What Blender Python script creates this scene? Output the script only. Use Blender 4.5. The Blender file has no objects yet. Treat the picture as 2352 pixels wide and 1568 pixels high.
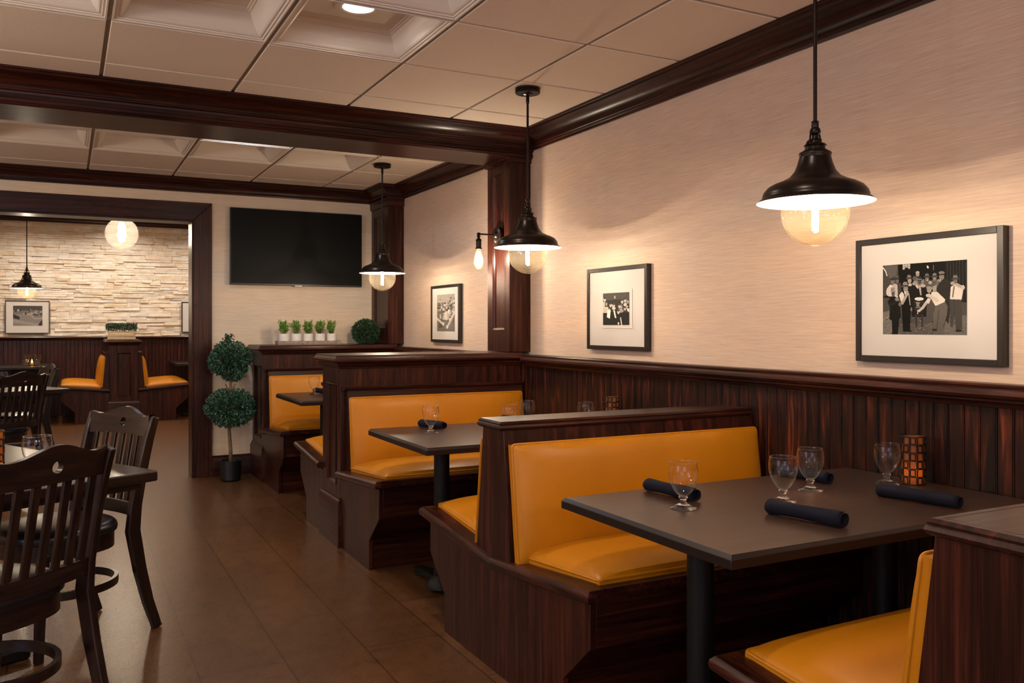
import bpy, bmesh, math, random
from mathutils import Vector, Matrix
from math import sin, cos, pi, radians
scene = bpy.context.scene
COL = scene.collection
# ------------------------------------------------------------------ camera
F_PX, HORIZON = 1971.0, 747.5
YAW = math.atan((1176 - 151.4) / F_PX)
cam_d = bpy.data.cameras.new('camera'); cam = bpy.data.objects.new('camera', cam_d); COL.objects.link(cam)
cam.location = (0, 0, 1.25)
cam.rotation_euler = (pi / 2, 0, -YAW)
cam_d.sensor_width = 36; cam_d.lens = 36 * F_PX / 2352
cam_d.shift_y = (HORIZON - 784) / 2352
cam_d.clip_start = 0.05
scene.camera = cam
# ------------------------------------------------------------------ view + world
scene.view_settings.view_transform = 'Standard'; scene.view_settings.look = 'None'
scene.view_settings.gamma = 1; scene.view_settings.use_curve_mapping = False
scene.view_settings.exposure = 0.0
w = bpy.data.worlds.new('world'); scene.world = w; w.use_nodes = True
w.node_tree.nodes['Background'].inputs[0].default_value = (0.5, 0.6, 0.9, 1)
w.node_tree.nodes['Background'].inputs[1].default_value = 0.25
WARM = (1.0, 0.88, 0.76)
NEUT = (1.0, 0.87, 0.73)
def lamp(kind, name, loc, power, color, size=0.05, rot=(0, 0, 0), size_y=None, parent=None, spread=None):
    l = bpy.data.lights.new(name, kind); l.energy = power; l.color = color
    if kind == 'AREA':
        l.shape = 'DISK' if size_y is None else 'RECTANGLE'; l.size = size
        if size_y: l.size_y = size_y
        if spread: l.spread = spread
    elif kind == 'POINT': l.shadow_soft_size = size
    o = bpy.data.objects.new(name, l); COL.objects.link(o); o.location = loc; o.rotation_euler = rot
    if parent: o.parent = parent
    return o
# daylight through the windows of the left wall and of the wall behind the camera
lamp('AREA', 'window_daylight', (-4.42, 1.0, 1.55), 17, (0.50, 0.62, 1.0), 2.6, (0, -pi / 2, 0), 1.2)
lamp('AREA', 'window_daylight', (-1.2, -2.92, 1.55), 6, (0.55, 0.66, 1.0), 2.4, (pi / 2, 0, 0), 1.2)

# ------------------------------------------------------------------ materials
MATS = {}
def newmat(name):
    m = bpy.data.materials.new(name); m.use_nodes = True; MATS[name] = m
    nt = m.node_tree; return m, nt, nt.nodes['Principled BSDF']
def N(nt, t, **k):
    n = nt.nodes.new(t)
    for a, b in k.items():
        if a.startswith('i_'): n.inputs[a[2:].replace('_', ' ')].default_value = b
        else: setattr(n, a, b)
    return n
def ramp(nt, fac, stops):
    r = nt.nodes.new('ShaderNodeValToRGB'); e = r.color_ramp.elements
    while len(e) < len(stops): e.new(0.5)
    for q, (p, c) in zip(e, stops): q.position = p; q.color = (*c, 1)
    nt.links.new(fac, r.inputs[0]); return r.outputs[0]
def mapping(nt, scale, rot=(0, 0, 0), world=False):
    mp = nt.nodes.new('ShaderNodeMapping'); mp.inputs['Scale'].default_value = scale; mp.inputs['Rotation'].default_value = rot
    if world:
        g = nt.nodes.new('ShaderNodeNewGeometry'); nt.links.new(g.outputs['Position'], mp.inputs[0])
    else:
        tc = nt.nodes.new('ShaderNodeTexCoord'); nt.links.new(tc.outputs['Object'], mp.inputs[0])
    return mp.outputs[0]
def simple(name, color, rough=0.5, metal=0.0, coat=0.0, emit=None, es=0, noise=0.0, nscale=40, spec=0.5, bump=0.0):
    m, nt, b = newmat(name)
    b.inputs['Base Color'].default_value = (*color, 1); b.inputs['Roughness'].default_value = rough
    b.inputs['Metallic'].default_value = metal; b.inputs['Coat Weight'].default_value = coat
    b.inputs['Specular IOR Level'].default_value = spec
    if emit: b.inputs['Emission Color'].default_value = (*emit, 1); b.inputs['Emission Strength'].default_value = es
    if noise or bump:
        v = mapping(nt, (nscale,) * 3)
        n = N(nt, 'ShaderNodeTexNoise', i_Scale=1.0, i_Detail=4.0); nt.links.new(v, n.inputs['Vector'])
        if noise:
            c = ramp(nt, n.outputs[0], [(0.3, tuple(x * (1 - noise) for x in color)), (0.7, tuple(min(1, x * (1 + noise)) for x in color))])
            nt.links.new(c, b.inputs['Base Color'])
        if bump:
            bp = N(nt, 'ShaderNodeBump', i_Strength=bump, i_Distance=0.002); nt.links.new(n.outputs[0], bp.inputs['Height']); nt.links.new(bp.outputs[0], b.inputs['Normal'])
    return m
def wood(name, axis, dark, mid, light, rough=0.33, scale=1.0, coat=0.07, streak=0.5, rings=0.45, spec=0.22):
    m, nt, b = newmat(name)
    s = {'x': (1.0, 26, 26), 'y': (26, 1.0, 26), 'z': (26, 26, 1.0)}[axis]
    v = mapping(nt, tuple(q * scale for q in s))
    n1 = N(nt, 'ShaderNodeTexNoise', i_Scale=1.6, i_Detail=5.0, i_Roughness=0.55, i_Distortion=0.5); nt.links.new(v, n1.inputs['Vector'])
    s2 = {'x': (2.5, 160, 160), 'y': (160, 2.5, 160), 'z': (160, 160, 2.5)}[axis]
    v2 = mapping(nt, s2)
    n2 = N(nt, 'ShaderNodeTexNoise', i_Scale=2.0, i_Detail=3.0, i_Roughness=0.6); nt.links.new(v2, n2.inputs['Vector'])
    # cathedral figure of flat sawn oak: contour lines of a stretched smooth noise
    s3 = {'x': (0.9, 7, 7), 'y': (7, 0.9, 7), 'z': (7, 7, 0.9)}[axis]
    n3 = N(nt, 'ShaderNodeTexNoise', i_Scale=1.0, i_Detail=1.0, i_Distortion=0.3); nt.links.new(mapping(nt, s3), n3.inputs['Vector'])
    mm = N(nt, 'ShaderNodeMath', operation='MULTIPLY'); mm.inputs[1].default_value = 26; nt.links.new(n3.outputs[0], mm.inputs[0])
    fr = N(nt, 'ShaderNodeMath', operation='PINGPONG'); fr.inputs[1].default_value = 1.0; nt.links.new(mm.outputs[0], fr.inputs[0])
    cr = ramp(nt, fr.outputs[0], [(0.10, (0.42, 0.38, 0.38)), (0.45, (1.1, 1.1, 1.1)), (1.0, (1.0, 1.0, 1.0))])
    c1 = ramp(nt, n1.outputs[0], [(0.32, dark), (0.5, mid), (0.68, light)])
    mx = N(nt, 'ShaderNodeMix', data_type='RGBA', blend_type='MULTIPLY'); mx.inputs[0].default_value = streak
    c2 = ramp(nt, n2.outputs[0], [(0.38, (0.25, 0.2, 0.2)), (0.6, (1.15, 1.1, 1.1))])
    nt.links.new(c1, mx.inputs[6]); nt.links.new(c2, mx.inputs[7])
    mr = N(nt, 'ShaderNodeMix', data_type='RGBA', blend_type='MULTIPLY'); mr.inputs[0].default_value = rings
    nt.links.new(mx.outputs[2], mr.inputs[6]); nt.links.new(cr, mr.inputs[7]); nt.links.new(mr.outputs[2], b.inputs['Base Color'])
    b.inputs['Roughness'].default_value = rough; b.inputs['Coat Weight'].default_value = coat; b.inputs['Coat Roughness'].default_value = 0.2
    b.inputs['Specular IOR Level'].default_value = spec
    bp = N(nt, 'ShaderNodeBump', i_Strength=0.2, i_Distance=0.0010); nt.links.new(n2.outputs[0], bp.inputs['Height']); nt.links.new(bp.outputs[0], b.inputs['Normal'])
    return m
WD, WM, WL = (0.016, 0.0045, 0.0030), (0.036, 0.0088, 0.0050), (0.080, 0.019, 0.0095)
for ax in 'xyz': wood('oak_' + ax, ax, WD, WM, WL)
BD, BM, BL = (0.0085, 0.0042, 0.0036), (0.017, 0.0080, 0.0064), (0.032, 0.0145, 0.0105)
for ax in 'xyz': wood('chairwood_' + ax, ax, BD, BM, BL, rough=0.30, streak=0.35, rings=0.2, spec=0.45)
wood('table_top', 'x', (0.040, 0.020, 0.014), (0.050, 0.026, 0.018), (0.062, 0.031, 0.021), rough=0.30, coat=0.1, streak=0.3, rings=0.1, spec=0.4)
simple('table_edge', (0.014, 0.0075, 0.0065), 0.35, spec=0.3)
simple('darkpaint', (0.005, 0.0045, 0.0045), 0.5, spec=0.25, bump=0.3, nscale=300)
simple('bronze', (0.020, 0.013, 0.010), 0.30, metal=0.7)
simple('shade_white', (0.92, 0.90, 0.86), 0.35)
simple('black', (0.006, 0.006, 0.006), 0.35)
simple('screen', (0.004, 0.0042, 0.0042), 0.4, spec=0.12)
simple('frame_black', (0.016, 0.011, 0.009), 0.33)
simple('mat_board', (0.62, 0.575, 0.535), 0.8, spec=0.2)
simple('vinyl_black', (0.010, 0.010, 0.013), 0.28)
simple('napkin', (0.0080, 0.0080, 0.0150), 0.9, spec=0.15, noise=0.3, nscale=600, bump=0.3)
simple('trim_metal', (0.55, 0.52, 0.48), 0.4)
simple('leather', (0.50, 0.180, 0.004), 0.40, noise=0.07, nscale=5, bump=0.12, spec=0.32)
simple('leather_pipe', (0.50, 0.18, 0.005), 0.38, spec=0.4)
simple('marble', (0.78, 0.74, 0.70), 0.4, noise=0.10, nscale=25)
simple('graywood', (0.30, 0.22, 0.18), 0.7, noise=0.3, nscale=60)
simple('palewood', (0.70, 0.52, 0.30), 0.6, noise=0.15, nscale=40)
simple('bark', (0.17, 0.11, 0.055), 0.8, noise=0.3, nscale=60)
simple('soil', (0.02, 0.014, 0.01), 0.9)
simple('pot_black', (0.006, 0.006, 0.006), 0.4)
simple('leaf_dark', (0.022, 0.062, 0.020), 0.5, noise=0.6, nscale=35)
simple('leaf_teal', (0.036, 0.100, 0.056), 0.38, noise=0.55, nscale=30)
simple('leaf_light', (0.14, 0.30, 0.035), 0.5, noise=0.45, nscale=40)
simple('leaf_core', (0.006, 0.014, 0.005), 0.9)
simple('filament', (1, 1, 1), 0.5, emit=(1.0, 0.80, 0.52), es=90)
simple('lens', (1, 1, 1), 0.5, emit=(1.0, 0.93, 0.82), es=9)
simple('porcelain', (0.8, 0.78, 0.74), 0.4)
simple('ceil_tile', (0.86, 0.75, 0.64), 0.9, noise=0.03, nscale=150, bump=0.25)
simple('ceil_grid', (0.33, 0.28, 0.23), 0.6)
simple('ceil_coffer', (0.84, 0.77, 0.68), 0.7)
simple('plaster', (0.50, 0.42, 0.34), 0.85)
simple('candle_wax', (0.85, 0.45, 0.16), 0.6)
simple('candle_frame', (0.02, 0.011, 0.007), 0.35, metal=0.5)
simple('glass_white', (0.75, 0.8, 0.85), 0.1)
simple('led_flame', (1, 0.6, 0.1), 0.5, emit=(1.0, 0.55, 0.08), es=14)
simple('window_pane', (0.4, 0.5, 0.8), 0.3, emit=(0.45, 0.58, 1.0), es=1.5)
def amber_panel():
    m, nt, b = newmat('amber_panel')
    b.inputs['Base Color'].default_value = (0.24, 0.085, 0.030, 1); b.inputs['Roughness'].default_value = 0.5
    tr = N(nt, 'ShaderNodeBsdfTranslucent'); tr.inputs[0].default_value = (1.0, 0.55, 0.10, 1)
    mx = N(nt, 'ShaderNodeMixShader'); mx.inputs[0].default_value = 0.45
    out = nt.nodes['Material Output']; nt.links.new(b.outputs[0], mx.inputs[1]); nt.links.new(tr.outputs[0], mx.inputs[2]); nt.links.new(mx.outputs[0], out.inputs[0])
amber_panel()
def thin_glass(name, tint, f0, power, rough=0.02, maxf=0.9, haze=0.0, hz=(1, 1, 1)):
    m, nt, b = newmat(name); nt.nodes.remove(b)
    t = N(nt, 'ShaderNodeBsdfTransparent'); t.inputs[0].default_value = (*tint, 1)
    g = N(nt, 'ShaderNodeBsdfGlossy', i_Roughness=rough); g.inputs[0].default_value = (1, 1, 1, 1)
    lw = N(nt, 'ShaderNodeLayerWeight', i_Blend=0.5)
    pw = N(nt, 'ShaderNodeMath', operation='POWER'); pw.inputs[1].default_value = power; nt.links.new(lw.outputs['Facing'], pw.inputs[0])
    mr = N(nt, 'ShaderNodeMapRange'); mr.inputs['To Min'].default_value = f0; mr.inputs['To Max'].default_value = maxf
    nt.links.new(pw.outputs[0], mr.inputs[0])
    mx = N(nt, 'ShaderNodeMixShader'); nt.links.new(mr.outputs[0], mx.inputs[0]); nt.links.new(g.outputs[0], mx.inputs[2])
    tl = N(nt, 'ShaderNodeBsdfTranslucent'); tl.inputs[0].default_value = (*hz, 1)
    mh = N(nt, 'ShaderNodeMixShader'); mh.inputs[0].default_value = haze; nt.links.new(t.outputs[0], mh.inputs[1]); nt.links.new(tl.outputs[0], mh.inputs[2]); nt.links.new(mh.outputs[0], mx.inputs[1])
    nt.links.new(mx.outputs[0], nt.nodes['Material Output'].inputs[0])
thin_glass('bulb_amber', (1.0, 0.93, 0.80), 0.05, 3.5, maxf=0.6, haze=0.014, hz=(1.0, 0.80, 0.52))
thin_glass('bulb_clear', (0.97, 0.95, 0.92), 0.05, 3.0, maxf=0.6, haze=0.045, hz=(1.0, 0.93, 0.85))
thin_glass('drink_glass', (0.985, 0.985, 0.985), 0.030, 3.0, rough=0.01, maxf=1.0)
def solid_glass():
    m, nt, b = newmat('solid_glass')
    b.inputs['Transmission Weight'].default_value = 1; b.inputs['Roughness'].default_value = 0.02; b.inputs['IOR'].default_value = 1.45
    b.inputs['Base Color'].default_value = (1, 1, 1, 1)
solid_glass()
def grasscloth(name, axis, c1, c2):
    m, nt, b = newmat(name)
    v = mapping(nt, (7, 7, 300), world=True)
    n = N(nt, 'ShaderNodeTexNoise', i_Scale=1.0, i_Detail=4.0, i_Roughness=0.65); nt.links.new(v, n.inputs['Vector'])
    v2 = mapping(nt, (1.1, 1.1, 3.0), world=True)
    n2 = N(nt, 'ShaderNodeTexNoise', i_Scale=1.5, i_Detail=2.0); nt.links.new(v2, n2.inputs['Vector'])
    ca = ramp(nt, n.outputs[0], [(0.3, c1), (0.7, c2)])
    cb = ramp(nt, n2.outputs[0], [(0.3, (0.93, 0.96, 1.0)), (0.7, (1.04, 1.0, 0.95))])
    mx = N(nt, 'ShaderNodeMix', data_type='RGBA', blend_type='MULTIPLY'); mx.inputs[0].default_value = 1
    nt.links.new(ca, mx.inputs[6]); nt.links.new(cb, mx.inputs[7]); nt.links.new(mx.outputs[2], b.inputs['Base Color'])
    b.inputs['Roughness'].default_value = 0.8
    v3 = mapping(nt, (14, 14, 700), world=True)
    n3 = N(nt, 'ShaderNodeTexNoise', i_Scale=1.0, i_Detail=3.0); nt.links.new(v3, n3.inputs['Vector'])
    # faint vertical seam lines between the paper drops
    sp = N(nt, 'ShaderNodeSeparateXYZ'); g = N(nt, 'ShaderNodeNewGeometry'); nt.links.new(g.outputs['Position'], sp.inputs[0])
    md = N(nt, 'ShaderNodeMath', operation='PINGPONG'); md.inputs[1].default_value = 0.455; nt.links.new(sp.outputs[axis], md.inputs[0])
    lt = N(nt, 'ShaderNodeMath', operation='GREATER_THAN'); lt.inputs[1].default_value = 0.0012; nt.links.new(md.outputs[0], lt.inputs[0])
    ad = N(nt, 'ShaderNodeMath', operation='MULTIPLY_ADD'); ad.inputs[1].default_value = 0.8; nt.links.new(lt.outputs[0], ad.inputs[0]); nt.links.new(n3.outputs[0], ad.inputs[2])
    bp = N(nt, 'ShaderNodeBump', i_Strength=0.5, i_Distance=0.0015); nt.links.new(ad.outputs[0], bp.inputs['Height']); nt.links.new(bp.outputs[0], b.inputs['Normal'])
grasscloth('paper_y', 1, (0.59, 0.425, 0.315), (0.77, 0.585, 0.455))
grasscloth('paper_x', 0, (0.66, 0.525, 0.385), (0.84, 0.69, 0.53))  # same paper lightened: extra back wall brightness is put into its colour
def beadwood():
    m, nt, b = newmat('beadwood')
    v = mapping(nt, (37, 37, 3.2), world=True)
    n = N(nt, 'ShaderNodeTexNoise', i_Scale=1.0, i_Detail=3.0, i_Roughness=0.5, i_Distortion=0.8); nt.links.new(v, n.inputs['Vector'])
    v2 = mapping(nt, (90, 90, 4), world=True)
    n2 = N(nt, 'ShaderNodeTexNoise', i_Scale=1.0, i_Detail=3.0); nt.links.new(v2, n2.inputs['Vector'])
    c1 = ramp(nt, n.outputs[0], [(0.40, (0.010, 0.0045, 0.0040)), (0.55, (0.032, 0.0085, 0.005)), (0.64, (0.080, 0.017, 0.007)), (0.74, (0.17, 0.040, 0.014))])
    c2 = ramp(nt, n2.outputs[0], [(0.35, (0.35, 0.35, 0.35)), (0.65, (1.25, 1.25, 1.25))])
    mx = N(nt, 'ShaderNodeMix', data_type='RGBA', blend_type='MULTIPLY'); mx.inputs[0].default_value = 0.6
    nt.links.new(c1, mx.inputs[6]); nt.links.new(c2, mx.inputs[7]); nt.links.new(mx.outputs[2], b.inputs['Base Color'])
    b.inputs['Roughness'].default_value = 0.38; b.inputs['Coat Weight'].default_value = 0.05; b.inputs['Specular IOR Level'].default_value = 0.25
beadwood()
def floor_mat():
    m, nt, b = newmat('cork_floor')
    mp = mapping(nt, (1, 1, 1), world=True)
    rot = N(nt, 'ShaderNodeMapping'); rot.inputs['Rotation'].default_value = (0, 0, pi / 2); rot.inputs['Location'].default_value = (0.0, 0.19, 0); nt.links.new(mp, rot.inputs[0])
    br = N(nt, 'ShaderNodeTexBrick', i_Scale=1.0); br.offset = 0.5
    br.inputs['Brick Width'].default_value = 0.92; br.inputs['Row Height'].default_value = 0.305; br.inputs['Mortar Size'].default_value = 0.0026
    br.inputs['Mortar Smooth'].default_value = 0.1
    br.inputs['Color1'].default_value = (0.9, 0.9, 0.9, 1); br.inputs['Color2'].default_value = (1.08, 1.06, 1.04, 1); br.inputs['Mortar'].default_value = (0.35, 0.3, 0.28, 1)
    nt.links.new(rot.outputs[0], br.inputs['Vector'])
    v = mapping(nt, (9, 9, 9), world=True)
    n = N(nt, 'ShaderNodeTexNoise', i_Scale=1.5, i_Detail=8.0, i_Roughness=0.66); nt.links.new(v, n.inputs['Vector'])
    c = ramp(nt, n.outputs[0], [(0.30, (0.050, 0.020, 0.0075)), (0.45, (0.088, 0.036, 0.0135)), (0.60, (0.100, 0.042, 0.016)), (0.75, (0.13, 0.058, 0.023))])
    mx = N(nt, 'ShaderNodeMix', data_type='RGBA', blend_type='MULTIPLY'); mx.inputs[0].default_value = 1
    nt.links.new(c, mx.inputs[6]); nt.links.new(br.outputs['Color'], mx.inputs[7]); nt.links.new(mx.outputs[2], b.inputs['Base Color'])
    v2 = mapping(nt, (220, 220, 220), world=True)
    n2 = N(nt, 'ShaderNodeTexNoise', i_Scale=1.0, i_Detail=2.0); nt.links.new(v2, n2.inputs['Vector'])
    rr = N(nt, 'ShaderNodeMapRange'); rr.inputs['To Min'].default_value = 0.24; rr.inputs['To Max'].default_value = 0.32; nt.links.new(n2.outputs[0], rr.inputs[0]); nt.links.new(rr.outputs[0], b.inputs['Roughness'])
    b.inputs['Specular IOR Level'].default_value = 0.4
    bp = N(nt, 'ShaderNodeBump', i_Strength=0.25, i_Distance=0.0010); nt.links.new(n2.outputs[0], bp.inputs['Height']); nt.links.new(bp.outputs[0], b.inputs['Normal'])
floor_mat()
def stone_mat(name, k):
    m, nt, b = newmat(name)
    v = mapping(nt, (9, 9, 22), world=True)
    n = N(nt, 'ShaderNodeTexNoise', i_Scale=1.0, i_Detail=6.0, i_Roughness=0.65); nt.links.new(v, n.inputs['Vector'])
    c = ramp(nt, n.outputs[0], [(p, tuple(q * z for q, z in zip(c, k))) for p, c in ((0.3, (0.66, 0.52, 0.37)), (0.5, (0.78, 0.69, 0.57)), (0.7, (0.86, 0.81, 0.74)))])
    nt.links.new(c, b.inputs['Base Color']); b.inputs['Roughness'].default_value = 0.75
    v2 = mapping(nt, (26, 26, 34), world=True)
    n2 = N(nt, 'ShaderNodeTexNoise', i_Scale=1.0, i_Detail=5.0, i_Distortion=1.0); nt.links.new(v2, n2.inputs['Vector'])
    bp = N(nt, 'ShaderNodeBump', i_Strength=0.5, i_Distance=0.008); nt.links.new(n2.outputs[0], bp.inputs['Height']); nt.links.new(bp.outputs[0], b.inputs['Normal'])
for nm, k in (('ledgestone', (1, 1, 1)), ('ledgestone_tan', (.97, .90, .80)), ('ledgestone_grey', (.93, .95, .97)), ('ledgestone_rose', (.96, .90, .86))): stone_mat(nm, k)
def print_mat():
    m, nt, b = newmat('photo_print')
    a = N(nt, 'ShaderNodeAttribute', attribute_name='ink'); nt.links.new(a.outputs['Color'], b.inputs['Base Color'])
    b.inputs['Roughness'].default_value = 0.5; b.inputs['Specular IOR Level'].default_value = 0.1
print_mat()

# ------------------------------------------------------------------ mesh helpers
class MB:
    def __init__(s): s.v = []; s.f = []; s.m = []; s.mi = 0
    def add(s, vs, fs):
        o = len(s.v); s.v += [tuple(p) for p in vs]
        for f in fs: s.f.append(tuple(i + o for i in f)); s.m.append(s.mi)
        return s
    def box(s, x0, x1, y0, y1, z0, z1):
        return s.add([(x0, y0, z0), (x1, y0, z0), (x1, y1, z0), (x0, y1, z0), (x0, y0, z1), (x1, y0, z1), (x1, y1, z1), (x0, y1, z1)],
                     [(0, 3, 2, 1), (4, 5, 6, 7), (0, 1, 5, 4), (1, 2, 6, 5), (2, 3, 7, 6), (3, 0, 4, 7)])
    def prism(s, poly, axis, a, b):
        """extrude a 2D polygon along axis between a and b; poly gives the two other coords in xyz order"""
        n = len(poly)
        def P(p, t):
            return {'x': (t, p[0], p[1]), 'y': (p[0], t, p[1]), 'z': (p[0], p[1], t)}[axis]
        vs = [P(p, a) for p in poly] + [P(p, b) for p in poly]
        return s.add(vs, [tuple(range(n)), tuple(range(2 * n - 1, n - 1, -1))] + [(i, (i + 1) % n, (i + 1) % n + n, i + n) for i in range(n)])
    def lathe(s, prof, n=32, c=(0, 0, 0), cap0=False, cap1=False, axis='z'):
        vs = []; fs = []
        for r, z in prof:
            for k in range(n):
                a = 2 * pi * k / n
                p = (r * cos(a), r * sin(a), z)
                if axis == 'x': p = (z, p[0], p[1])
                if axis == 'y': p = (p[0], z, p[1])
                vs.append((p[0] + c[0], p[1] + c[1], p[2] + c[2]))
        for i in range(len(prof) - 1):
            for k in range(n): fs.append((i * n + k, i * n + (k + 1) % n, (i + 1) * n + (k + 1) % n, (i + 1) * n + k))
        if cap0: fs.append(tuple(range(n - 1, -1, -1)))
        if cap1: fs.append(tuple(range((len(prof) - 1) * n, len(prof) * n)))
        return s.add(vs, fs)
    def tube(s, pts, r, n=8, closed=False, caps=True):
        pts = [Vector(p) for p in pts]; L = len(pts); vs = []; fs = []
        rr = r if isinstance(r, (list, tuple)) else [r] * L
        up = None
        for i, p in enumerate(pts):
            if closed: t = pts[(i + 1) % L] - pts[i - 1]
            else: t = pts[min(i + 1, L - 1)] - pts[max(i - 1, 0)]
            t.normalize()
            if up is None: up = t.orthogonal().normalized()
            else:
                up = up - t * up.dot(t); up = up.normalized() if up.length > 1e-6 else t.orthogonal().normalized()
            bn = t.cross(up)
            for k in range(n):
                a = 2 * pi * k / n; vs.append(p + (up * cos(a) + bn * sin(a)) * rr[i])
        for i in range(L if closed else L - 1):
            j = (i + 1) % L
            for k in range(n): fs.append((i * n + k, i * n + (k + 1) % n, j * n + (k + 1) % n, j * n + k))
        if not closed and caps: fs += [tuple(range(n - 1, -1, -1)), tuple(range((L - 1) * n, L * n))]
        return s.add(vs, fs)
    def bar(s, pts, w, h, side):
        """rectangular bar along pts; side = direction of w, h perpendicular to side and tangent"""
        pts = [Vector(p) for p in pts]; side = Vector(side).normalized(); L = len(pts); vs = []
        ww = w if isinstance(w, (list, tuple)) else [w] * L; hh = h if isinstance(h, (list, tuple)) else [h] * L
        for i, p in enumerate(pts):
            t = (pts[min(i + 1, L - 1)] - pts[max(i - 1, 0)]).normalized(); q = t.cross(side).normalized()
            for a, b in ((-1, -1), (1, -1), (1, 1), (-1, 1)): vs.append(p + side * a * ww[i] / 2 + q * b * hh[i] / 2)
        fs = [(0, 1, 2, 3), tuple(4 * (L - 1) + k for k in (3, 2, 1, 0))]
        for i in range(L - 1):
            for k in range(4): fs.append((4 * i + k, 4 * i + (k + 1) % 4, 4 * i + 4 + (k + 1) % 4, 4 * i + 4 + k))
        return s.add(vs, fs)
    def sweep(s, path, prof, closed=False, caps=True):
        """mitred moulding: path = 2D plan points, prof = (out, z) with out to the RIGHT of travel"""
        P = [Vector(p) for p in path]; L = len(P); n = len(prof); vs = []
        for i, p in enumerate(P):
            def nrm(a, b): d = (b - a).normalized(); return Vector((d.y, -d.x))
            if closed or 0 < i < L - 1:
                n1 = nrm(P[i - 1], p); n2 = nrm(p, P[(i + 1) % L]); m = (n1 + n2); m = m / max(1e-6, m.dot(n1)) if m.length > 1e-6 else n1
            elif i == 0: m = nrm(p, P[1])
            else: m = nrm(P[i - 1], p)
            for o, z in prof: vs.append((p.x + m.x * o, p.y + m.y * o, z))
        fs = []
        for i in range(L if closed else L - 1):
            j = (i + 1) % L
            for k in range(n): fs.append((i * n + k, j * n + k, j * n + (k + 1) % n, i * n + (k + 1) % n))
        if not closed and caps: fs += [tuple(range(n)), tuple(range(L * n - 1, (L - 1) * n - 1, -1))]
        return s.add(vs, fs)
    def build(s, name, mats, parent=None, smooth=False, bevel=0, loc=None, seg=2, fixn=True):
        me = bpy.data.meshes.new(name); me.from_pydata(s.v, [], s.f)
        if isinstance(mats, str): mats = [mats]
        for q in mats: me.materials.append(MATS[q])
        if len(mats) > 1: me.polygons.foreach_set('material_index', s.m)
        if fixn:
            bm = bmesh.new(); bm.from_mesh(me); bmesh.ops.recalc_face_normals(bm, faces=bm.faces); bm.to_mesh(me); bm.free()
        if smooth is not False:
            me.polygons.foreach_set('use_smooth', [True] * len(me.polygons))
        me.update()
        o = bpy.data.objects.new(name, me); COL.objects.link(o)
        if parent: o.parent = parent
        if loc: o.location = loc
        if bevel:
            b = o.modifiers.new('bevel', 'BEVEL'); b.width = bevel; b.segments = seg; b.limit_method = 'ANGLE'; b.angle_limit = radians(40)
        if smooth == 'auto' or (bevel and smooth is False):
            me.polygons.foreach_set('use_smooth', [True] * len(me.polygons))
            me.set_sharp_from_angle(angle=radians(35))
        return o
def thing(name, label, cat, loc=(0, 0, 0), rz=0, group=None):
    o = bpy.data.objects.new(name, None); COL.objects.link(o); o.location = loc; o.rotation_euler = (0, 0, rz)
    o.empty_display_size = 0.05; o['label'] = label; o['category'] = cat
    if group: o['group'] = group
    return o
def tag(o, label, cat, group=None):
    o['label'] = label; o['category'] = cat
    if group: o['group'] = group
    return o
def struct(o): o['kind'] = 'structure'; return o
def kids(o): return [c for c in bpy.data.objects if c.parent == o]
def dup(root, loc, rz, label, group=None):
    def cp(o, par):
        c = o.copy(); COL.objects.link(c)
        if par: c.parent = par; c.matrix_parent_inverse = o.matrix_parent_inverse
        for k in kids(o): cp(k, c)
        return c
    r = cp(root, None); r.location = loc; r.rotation_euler = (0, 0, rz); r['label'] = label
    if group: r['group'] = group
    return r

# ------------------------------------------------------------------ the shell
XW, XB, YB, ZC = 2.60, 2.53, 7.48, 2.45
XL, YF = -4.5, -3.0
FY, FZ = 13.50, 2.80          # far wall and far ceiling
struct(MB().box(XL, 6.0, YF, 14.0, -0.1, 0).build('floor', 'cork_floor'))
struct(MB().box(XW, XW + 0.15, YF, YB + 0.2, 0, 2.7).build('wall_right', 'paper_y'))
m = MB(); m.box(0.93, XW + 0.1, YB, YB + 0.2, 0, 2.7); m.box(XL, 0.93, YB, YB + 0.2, 2.115, 2.7); m.box(XL, -1.75, YB, YB + 0.2, 0, 2.115)
struct(m.build('wall_back', 'paper_x'))
# left wall and front wall, both with windows, out of frame
m = MB(); m.box(XL - 0.15, XL, YF, -0.3, 0, 2.7); m.box(XL - 0.15, XL, 2.3, YB, 0, 2.7); m.box(XL - 0.15, XL, -0.3, 2.3, 0, 0.95); m.box(XL - 0.15, XL, -0.3, 2.3, 2.15, 2.7)
struct(m.build('wall_left', 'paper_y'))
m = MB(); m.box(XL, -2.4, YF - 0.15, YF, 0, 2.7); m.box(0.0, XW, YF - 0.15, YF, 0, 2.7); m.box(-2.4, 0, YF - 0.15, YF, 0, 0.95); m.box(-2.4, 0, YF - 0.15, YF, 2.15, 2.7)
struct(m.build('wall_front', 'paper_x'))
m = MB().box(XL - 0.1, XL - 0.08, -0.3, 2.3, 0.95, 2.15); struct(m.build('window_1', 'window_pane'))
m = MB().box(-2.4, 0, YF - 0.1, YF - 0.08, 0.95, 2.15); struct(m.build('window_2', 'window_pane'))

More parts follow.
